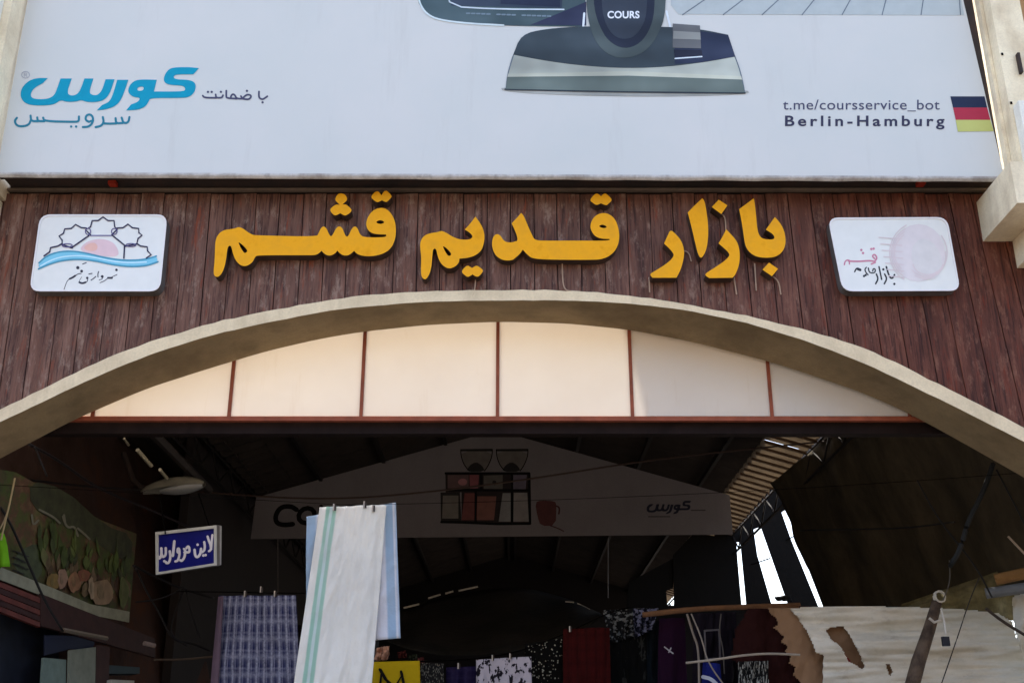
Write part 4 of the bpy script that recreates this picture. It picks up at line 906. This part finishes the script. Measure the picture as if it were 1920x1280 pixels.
def peg(px, py, Y, label, rgb=(170, 160, 150)):
    o = thing('clothes_peg', P(px, py, Y - .03), label, 'peg', 'clothes pegs holding the hung cloths')
    p = P(px, py, Y - .03); s_ = .011
    MB().box(p.x - s_, p.x, p.y - .01, p.y + .01, p.z - .03, p.z + .025).obj('jaw', flat(rgb, .5), o)
    MB().box(p.x + .002, p.x + s_ + .002, p.y - .012, p.y + .012, p.z - .028, p.z + .02).obj('jaw', flat((50, 40, 34), .5), o)
for x, y, l in ((627, 950, 'left peg on the white towel'), (684, 945, 'middle peg on the white towel'), (700, 952, 'right peg on the white towel')): peg(x, y, 9.0, l)
M_PLAID = plaid((26, 30, 70), (150, 152, 170), 11, 9, 'blue_check')
cc = cloth('checked_cloth', [(411, 1116), (556, 1116), (566, 1420), (388, 1420)], 10.6, M_PLAID, None, 60, 50, .026, 2.2, 0, wr=2, wk=1.2); tag(cc, 'navy and grey checked cloth hanging left of the white towel', 'cloth')
cc = cloth('cloth_edge', [(409, 1118), (419, 1117), (402, 1420), (382, 1420)], 10.56, solidf((96, 80, 92)), None, 6, 30, .008, 1); tag(cc, 'narrow pinkish folded cloth edge beside the checked cloth', 'cloth')
for x, y, l in ((460, 1112, 'left peg on the checked cloth'), (516, 1112, 'right peg on the checked cloth'), (490, 1104, 'high peg above the checked cloth')): peg(x, y, 10.6, l)
o = MB().tube([P(330, 1108, 10.62), P(590, 1112, 10.62)], .005, 5).obj('washing_line', M_BLK); tag(o, 'short black line holding the checked cloth', 'line')
YC = 11.5
def hang(name, c, Y, mat, label, cat, **kw):
    kw['nx'] = int(kw.get('nx', 20) * 1.7); kw['ny'] = int(kw.get('ny', 20) * 1.7); kw['amp'] = kw.get('amp', .03) * 1.5; kw['wr'] = 2.2; kw['ph'] = c[0][0] * .37
    return tag(cloth(name, c, Y, mat, None, **kw), label, cat)
yb = thing('yellow_bag', P(740, 1300, YC), 'mustard yellow cloth bag with black zigzag print', 'bag')
cloth('cloth_face', [(694, 1240), (787, 1238), (792, 1420), (690, 1420)], YC, solidf((176, 152, 22)), yb, 20, 20, .01, 1.5)
strokes('zigzag_print', [[(712, 1290), (716, 1254), (728, 1280), (742, 1286), (755, 1262), (758, 1290)], [(712, 1254), (722, 1272), (736, 1284)], [(752, 1258), (756, 1275), (760, 1300)]], 5, PY(YC - .03), 0, IK, yb, it=0)
hang('speckled_cloth', [(788, 1242), (832, 1242), (836, 1420), (788, 1420)], YC + .1, spotted((26, 26, 28), (110, 110, 104), 26, .3, 'speckle'), 'grey black speckled cloth right of the yellow bag', 'cloth', nx=14, ny=14, amp=.015, freq=2)
hang('purple_cloth', [(836, 1250), (912, 1248), (912, 1420), (834, 1420)], YC + .2, plaid((24, 18, 52), (46, 40, 74), 3, 12, 'purple_stripe'), 'dark purple striped cloth between speckled and white patterned cloths', 'cloth', nx=14, ny=14, amp=.02, freq=2)
hang('patterned_cloth', [(893, 1236), (996, 1230), (1000, 1420), (893, 1420)], YC, spotted((176, 172, 186), (26, 24, 34), 9, .53, 'damask', False), 'white cloth with black motifs hanging in the lower middle', 'cloth', nx=24, ny=20, amp=.02, freq=2.4)
hang('dotted_cloth', [(984, 1206), (1056, 1196), (1060, 1420), (988, 1420)], YC + .15, spotted((10, 10, 10), (150, 150, 140), 14, .2, 'dots', sc3=(1, 2.4, 1)), 'black cloth with small white flecks left of the dark red cloth', 'cloth', nx=14, ny=20, amp=.02, freq=2)
hang('red_cloth', [(1056, 1178), (1143, 1176), (1148, 1420), (1056, 1420)], YC, plaid((58, 12, 12), (38, 8, 9), 5, 9, 'red_weave'), 'dark red woven cloth hanging at the centre right', 'cloth', nx=24, ny=20, amp=.02, freq=2)
hang('leaf_cloth', [(1130, 1144), (1214, 1138), (1196, 1190), (1146, 1206)], YC + .3, spotted((24, 26, 30), (112, 118, 124), 7, .52, 'leaf', False), 'grey leaf printed cloth gathered above the dark red cloth', 'cloth', nx=20, ny=14, amp=.03, freq=3)
hang('leaf_cloth', [(1186, 1140), (1234, 1140), (1222, 1180), (1190, 1196)], YC + .2, spotted((20, 24, 40), (108, 112, 140), 6, .5, 'leaf2', False), 'bluish leaf printed cloth under the wooden pole end', 'cloth', nx=20, ny=14, amp=.03, freq=3)
hang('black_cloth', [(1144, 1196), (1232, 1180), (1238, 1420), (1146, 1420)], YC + .35, spotted((12, 14, 16), (48, 50, 50), 5, .6, 'blackprint', False), 'black printed cloth right of the dark red cloth', 'cloth', nx=20, ny=14, amp=.04, freq=2)
hang('teal_cloth', [(1212, 1170), (1244, 1160), (1248, 1420), (1214, 1420)], YC + .3, solidf((14, 22, 30)), 'very dark teal cloth between black cloth and purple garment', 'cloth', nx=10, ny=14, amp=.03, freq=1.5)
pg = thing('purple_garment', P(1262, 1300, YC), 'dark purple garment hanging from the wooden pole', 'garment')
cloth('body', [(1236, 1158), (1284, 1158), (1294, 1420), (1230, 1420)], YC, solidf((36, 14, 38)), pg, 14, 20, .03, 1.6)
strokes('tag_mark', [[(1246, 1212), (1256, 1220), (1262, 1224)], [(1254, 1222), (1258, 1214)]], 2.4, PY(YC - .06), 0, flat((170, 170, 180), .5), pg)
pk = hang('light_blob', [(706, 1214), (730, 1210), (728, 1236), (702, 1238)], YC + .2, solidf((206, 160, 138), .2), 'small pale pink cloth standing in for a light above the yellow bag', 'bundle', nx=10, ny=8, amp=.03, freq=2)  # pale cloth in place of a light among the cloths
for k, (x, y) in enumerate(((745, 1222), (765, 1228), (778, 1234))):
    o = hang('rag', [(x, y), (x + 16, y - 3), (x + 18, y + 10), (x + 2, y + 12)], YC + .25, solidf(((70, 30, 28), (40, 44, 34), (84, 44, 44))[k]), ('dark red rag above the yellow bag', 'dark olive rag above the yellow bag', 'reddish rag above the right corner of the yellow bag')[k], 'rag', nx=8, ny=6, amp=.02)
for x, y, Y, l in ((860, 1247, YC, 'peg on the dark purple cloth'), (924, 1232, YC, 'left peg on the white patterned cloth'), (957, 1229, YC, 'right peg on the white patterned cloth'), (1069, 1178, YC, 'peg on the dark red cloth')): peg(x, y, Y, l, (190, 180, 170))
o = MB().tube([P(x, y, YC + .03) for x, y in smooth_line([(640, 1242), (800, 1240), (950, 1230), (1060, 1188), (1140, 1148), (1180, 1138)], 3)], .006, 5).obj('washing_line', M_BLK); tag(o, 'black line rising to the right over the row of hung cloths', 'line')
# dark awning
aw = thing('awning', P(940, 1230, 14), 'dark sagging awning over the passage behind the hung cloths', 'awning')
topc = smooth_line([(700, 1160), (755, 1141), (830, 1118), (960, 1096), (1060, 1118), (1128, 1150)], 3)
botc = smooth_line([(700, 1190), (760, 1216), (860, 1232), (1000, 1216), (1080, 1188), (1128, 1154)], 3)
v = []; f = []; n = len(topc); K = 10
for i in range(n):
    for k in range(K + 1):
        t = k / K; x = topc[i][0] * (1 - t) + botc[i][0] * t; y = topc[i][1] * (1 - t) + botc[i][1] * t
        v.append(P(x, y, 14.6 - 1.8 * t + .12 * math.sin(i * .6 + t * 3)))
    if i:
        for k in range(K): a = (i - 1) * (K + 1) + k; f.append((a, a + 1, a + K + 2, a + K + 1))
o = mk('sheet', v, f, fabric('awning_cloth', lambda m: m.ramp(m.noise(m.pos(), 1.5, 5), [(.3, lin((22, 22, 22))), (.7, lin((40, 38, 36)))])), aw, smooth=True)
o.modifiers.new('thick', 'SOLIDIFY').thickness = .01
EDG = flat((176, 170, 160), .4, .2)
for a, b_ in (((757, 1139), (786, 1132)), ((803, 1121), (826, 1114)), ((835, 1112), (850, 1108)), ((860, 1107), (896, 1099)), ((1060, 1128), (1076, 1129)), ((1082, 1131), (1106, 1143))):
    MB().tube([P(*a, 14.4), P(*b_, 14.4)], .012, 5).obj('sky_gap_dash', EDG, aw)  # pale tubes standing for sky gaps along the awning edge
# ------------------------------------------------------------------ right: poles, torn canopy
o = MB().tube([P(x, y, 11.2) for x, y in smooth_line([(1205, 1152), (1300, 1141), (1400, 1137), (1500, 1134)], 2)], .026, 8).obj('wooden_pole', dirty((122, 88, 62), (80, 54, 38), .8, 8, name='bare_wood')); tag(o, 'reddish wooden pole laid level above the hanging garments', 'pole')
def inpoly(x, y, poly):
    r = False; n = len(poly)
    for i in range(n):
        x1, y1 = poly[i - 1]; x2, y2 = poly[i]
        if (y1 > y) != (y2 > y) and x < (x2 - x1) * (y - y1) / (y2 - y1) + x1: r = not r
    return r
def sheet(name, x0, x1, y0, y1, Y, mat, poly, holes, parent, nx, ny, amp, freq, ph=0, wr=2.0, wk=1.2, an=(2.2, 1.7)):
    def mask(u, t):
        x = x0 + (x1 - x0) * u; y = y0 + (y1 - y0) * t
        return inpoly(x, y, poly) and not any(inpoly(x, y, h) for h in holes)
    return cloth(name, [(x0, y0), (x1, y0), (x1, y1), (x0, y1)], Y, mat, parent, nx, ny, amp, freq, ph, mask, wr=wr, wk=wk, an=an)
def canv(m):
    n = m.noise(m.pos((1, 1, 2.5)), 3, 7, .75); c = m.ramp(n, [(.3, lin((190, 182, 164))), (.6, lin((212, 205, 190)))])
    g = m.noise(m.pos((1.2, 1, 2.4)), 5, 6, .8)
    c = m.mix(m.ramp(g, [(.33, .35), (.45, 0)]), c, lin((150, 138, 118)))
    return m.mix(m.ramp(m.noise(m.pos(), 1.5, 3), [(.4, .0), (.7, .5)]), c, lin((176, 186, 184)))
M_CANV = fabric('worn_canvas', canv, trans=.05, wv=.35)
cn = thing('canopy', P(1700, 1280, 10), 'torn off white canvas canopy sagging at the lower right', 'canopy')
jag = [(1440, 1140), (1446, 1152), (1456, 1158), (1460, 1172), (1450, 1176), (1462, 1186), (1470, 1196), (1464, 1204), (1476, 1214), (1472, 1224), (1482, 1232), (1478, 1246), (1490, 1254), (1486, 1268), (1500, 1280), (1500, 1420)]
sheet('maroon_lining', 1360, 1520, 1136, 1420, 10.5, solidf((38, 14, 12)), [(1404, 1140), (1520, 1138), (1520, 1420), (1440, 1420), (1420, 1260), (1372, 1240), (1380, 1180)], [], cn, 50, 60, .03, 2)
sheet('tan_lining', 1430, 1680, 1136, 1420, 10.42, solidf((134, 104, 78)), jag + [(1680, 1420), (1680, 1138)], [], cn, 120, 100, .02, 2)
white = [(1484, 1138), (1560, 1136), (1690, 1138), (1800, 1144), (1870, 1150), (1896, 1168), (1904, 1200), (1960, 1250), (1960, 1420), (1560, 1420), (1545, 1290), (1545, 1232), (1528, 1226), (1520, 1200), (1506, 1165)]
hole = [(1550, 1182), (1560, 1176), (1584, 1174), (1592, 1186), (1598, 1210), (1612, 1232), (1624, 1252), (1618, 1256), (1600, 1246), (1590, 1240), (1580, 1226), (1572, 1214), (1556, 1202)]
hole2 = [(1662, 1248), (1670, 1248), (1676, 1262), (1670, 1270)]
sheet('canvas', 1470, 1970, 1132, 1420, 10.3, M_CANV, white, [hole, hole2], cn, 230, 130, .05, .6, 1, 1.5, 1.5, (.9, 4.5))
put('patch', [soften([(1566, 1216), (1582, 1222), (1598, 1242), (1594, 1248), (1580, 1240)])], PY(10.35), .004, 0, solidf((120, 34, 30)), cn)
sheet('torn_flap', 1900, 1990, 1060, 1300, 9.9, M_CANV, [(1900, 1120), (1990, 1080), (1990, 1290), (1925, 1250), (1905, 1190)], [], cn, 40, 60, .03, 2)
bk = cloth('crumpled_sheet', [(1690, 1132), (1990, 1030), (1990, 1170), (1700, 1150)], 10.9, fabric('olive_sheet', lambda m: m.ramp(m.noise(m.pos(), 5, 7, .7), [(.3, lin((66, 60, 40))), (.7, lin((126, 116, 84)))])), None, 50, 30, .05, 3); tag(bk, 'crumpled olive plastic sheet behind the top of the canopy', 'sheet')
o = MB().tube([P(1848, 1112, 9.8), P(1990, 1092, 9.6)], .045, 12).obj('grey_pipe', flat((98, 100, 102), .5, .15)); tag(o, 'grey pipe entering from the right edge above the canopy', 'pipe')
o = MB().tube([P(1866, 1086, 10.1), P(1990, 1060, 9.9)], .05, 8).obj('wooden_beam', dirty((150, 112, 68), (100, 70, 44), name='beam_wood')); tag(o, 'brown beam just above the grey pipe at the right edge', 'beam')
post = thing('wooden_post', P(1712, 1290, 9.7), 'weathered leaning wooden post with white ring on top', 'post')
MB().tube([P(1757, 1128, 9.7), P(1742, 1180, 9.7), P(1722, 1240, 9.7), P(1680, 1400, 9.7)], .042, 10, .065).obj('shaft', dirty((96, 80, 66), (40, 30, 26), .9, 7, .85, .9, name='old_wood'), post, True)
rg = []; rc = P(1762, 1118, 9.66)
for k in range(26): t = k / 25 * 6.283 * 2; rg.append(rc + Vector((.045 * math.cos(t), .02 * math.sin(t * .5), .045 * math.sin(t))))
MB().tube(rg, .009, 6).obj('ring', flat((188, 180, 164), .5), post, True)
MB().tube([P(1742, 1158, 9.64), P(1752, 1166, 9.63), P(1764, 1162, 9.64)], .012, 6).obj('string_binding', flat((180, 170, 156), .6), post)
wire([(1764, 1140), (1770, 1160), (1774, 1190)], 9.6, .007, flat((196, 190, 180), .6), post, 'hanging_string')
MB().box(*(lambda p: (p.x - .028, p.x + .028, p.y - .02, p.y + .02, p.z - .04, p.z + .035))(P(1773, 1201, 9.6))).obj('black_plug', flat((24, 28, 40), .4), post)
cable([(1836, 1082), (1816, 1130), (1790, 1210), (1764, 1285)], 9.5, 9.5, .005, (40, 36, 32), 'thin dark wire falling right of the leaning post', 'wire', 'wire')
cable([(1848, 1140), (1880, 1165), (1925, 1192)], 9.6, 9.6, .014, (60, 50, 42), 'short dark cable at the torn right end of the canopy')
cable([(1890, 1005), (1925, 1042)], 9.3, 9.3, .01, (150, 130, 110), 'short pale rod at the right edge below the arch', 'rod', 'rod')
cable([(1862, 870), (1842, 925), (1815, 975), (1800, 1030), (1782, 1060)], 9.2, 9.5, .022, (16, 18, 18), 'dark twisted cable bundle hanging before the large tarpaulin')
cable([(1720, 900), (1760, 975), (1830, 1060), (1860, 1120)], 9.6, 9.6, .008, (16, 14, 12), 'thin black cord crossing the large tarpaulin')
cable([(1500, 994), (1600, 992), (1700, 990), (1790, 978)], 11, 9.6, .008, (14, 12, 10), 'thin level cord across the large tarpaulin')
cable([(1868, 880), (1900, 940), (1925, 990)], 9.3, 9.3, .008, (16, 14, 12), 'thin black cord by the right edge under the arch')
cable([(1780, 1050), (1782, 1090), (1768, 1125)], 9.5, 9.6, .005, (70, 64, 56), 'thin wire joining the cable bundle to the post')
cable([(1286, 1242), (1340, 1236), (1390, 1228), (1440, 1224), (1500, 1227)], 10.2, 10.2, .010, (150, 138, 124), 'pale thin stick held level over the lower garments', 'stick', 'stick')
cable([(1288, 1150), (1300, 1190), (1310, 1215), (1311, 1300)], 10.4, 10.4, .010, (122, 112, 102), 'thick pale string left of the pair under the pole', 'string', 'string')
cable([(1296, 1150), (1316, 1196), (1326, 1240), (1362, 1290)], 10.35, 10.35, .007, (132, 122, 112), 'thin pale string slanting right under the pole', 'string', 'string')
cable([(1352, 1150), (1348, 1185), (1356, 1215), (1358, 1262)], 10.6, 10.6, .006, (70, 64, 60), 'faint string beside the dark frame under the pole', 'string', 'string')
bl = thing('blue_flag', P(1335, 1300, 10.5), 'small blue and white cloth hanging below the pale stick', 'cloth')
cloth('blue_cloth', [(1318, 1240), (1350, 1244), (1366, 1400), (1312, 1400)], 10.5, solidf((22, 30, 96)), bl, 12, 14, .02, 1.2)
strokes('white_band', [[(1318, 1268), (1335, 1272), (1350, 1290)]], 7, PY(10.44), 0, flat((170, 176, 190), .6), bl)
hang('zebra_cloth', [(1384, 1240), (1440, 1238), (1446, 1420), (1386, 1420)], 10.35, spotted((16, 16, 16), (140, 140, 134), 7, .53, 'zebra', False, (3, 1.4, 1)), 'black cloth with white squiggles below the pale stick', 'cloth', nx=16, ny=12, amp=.02, freq=2)
hang('dark_jacket', [(1300, 1150), (1380, 1146), (1392, 1420), (1298, 1420)], 11.0, solidf((22, 18, 26)), 'very dark jacket hanging under the wooden pole', 'garment', nx=20, ny=16, amp=.04, freq=2)
o = put('picture_frame', [[(1320, 1180), (1350, 1178), (1352, 1235), (1322, 1236)], [(1323, 1183), (1347, 1181), (1349, 1232), (1325, 1233)]], PY(10.8), .02, 0, flat((70, 66, 70), .5)); tag(o, 'small dark empty frame hanging before the dark jacket', 'frame')
# dark goods filling the low middle distance
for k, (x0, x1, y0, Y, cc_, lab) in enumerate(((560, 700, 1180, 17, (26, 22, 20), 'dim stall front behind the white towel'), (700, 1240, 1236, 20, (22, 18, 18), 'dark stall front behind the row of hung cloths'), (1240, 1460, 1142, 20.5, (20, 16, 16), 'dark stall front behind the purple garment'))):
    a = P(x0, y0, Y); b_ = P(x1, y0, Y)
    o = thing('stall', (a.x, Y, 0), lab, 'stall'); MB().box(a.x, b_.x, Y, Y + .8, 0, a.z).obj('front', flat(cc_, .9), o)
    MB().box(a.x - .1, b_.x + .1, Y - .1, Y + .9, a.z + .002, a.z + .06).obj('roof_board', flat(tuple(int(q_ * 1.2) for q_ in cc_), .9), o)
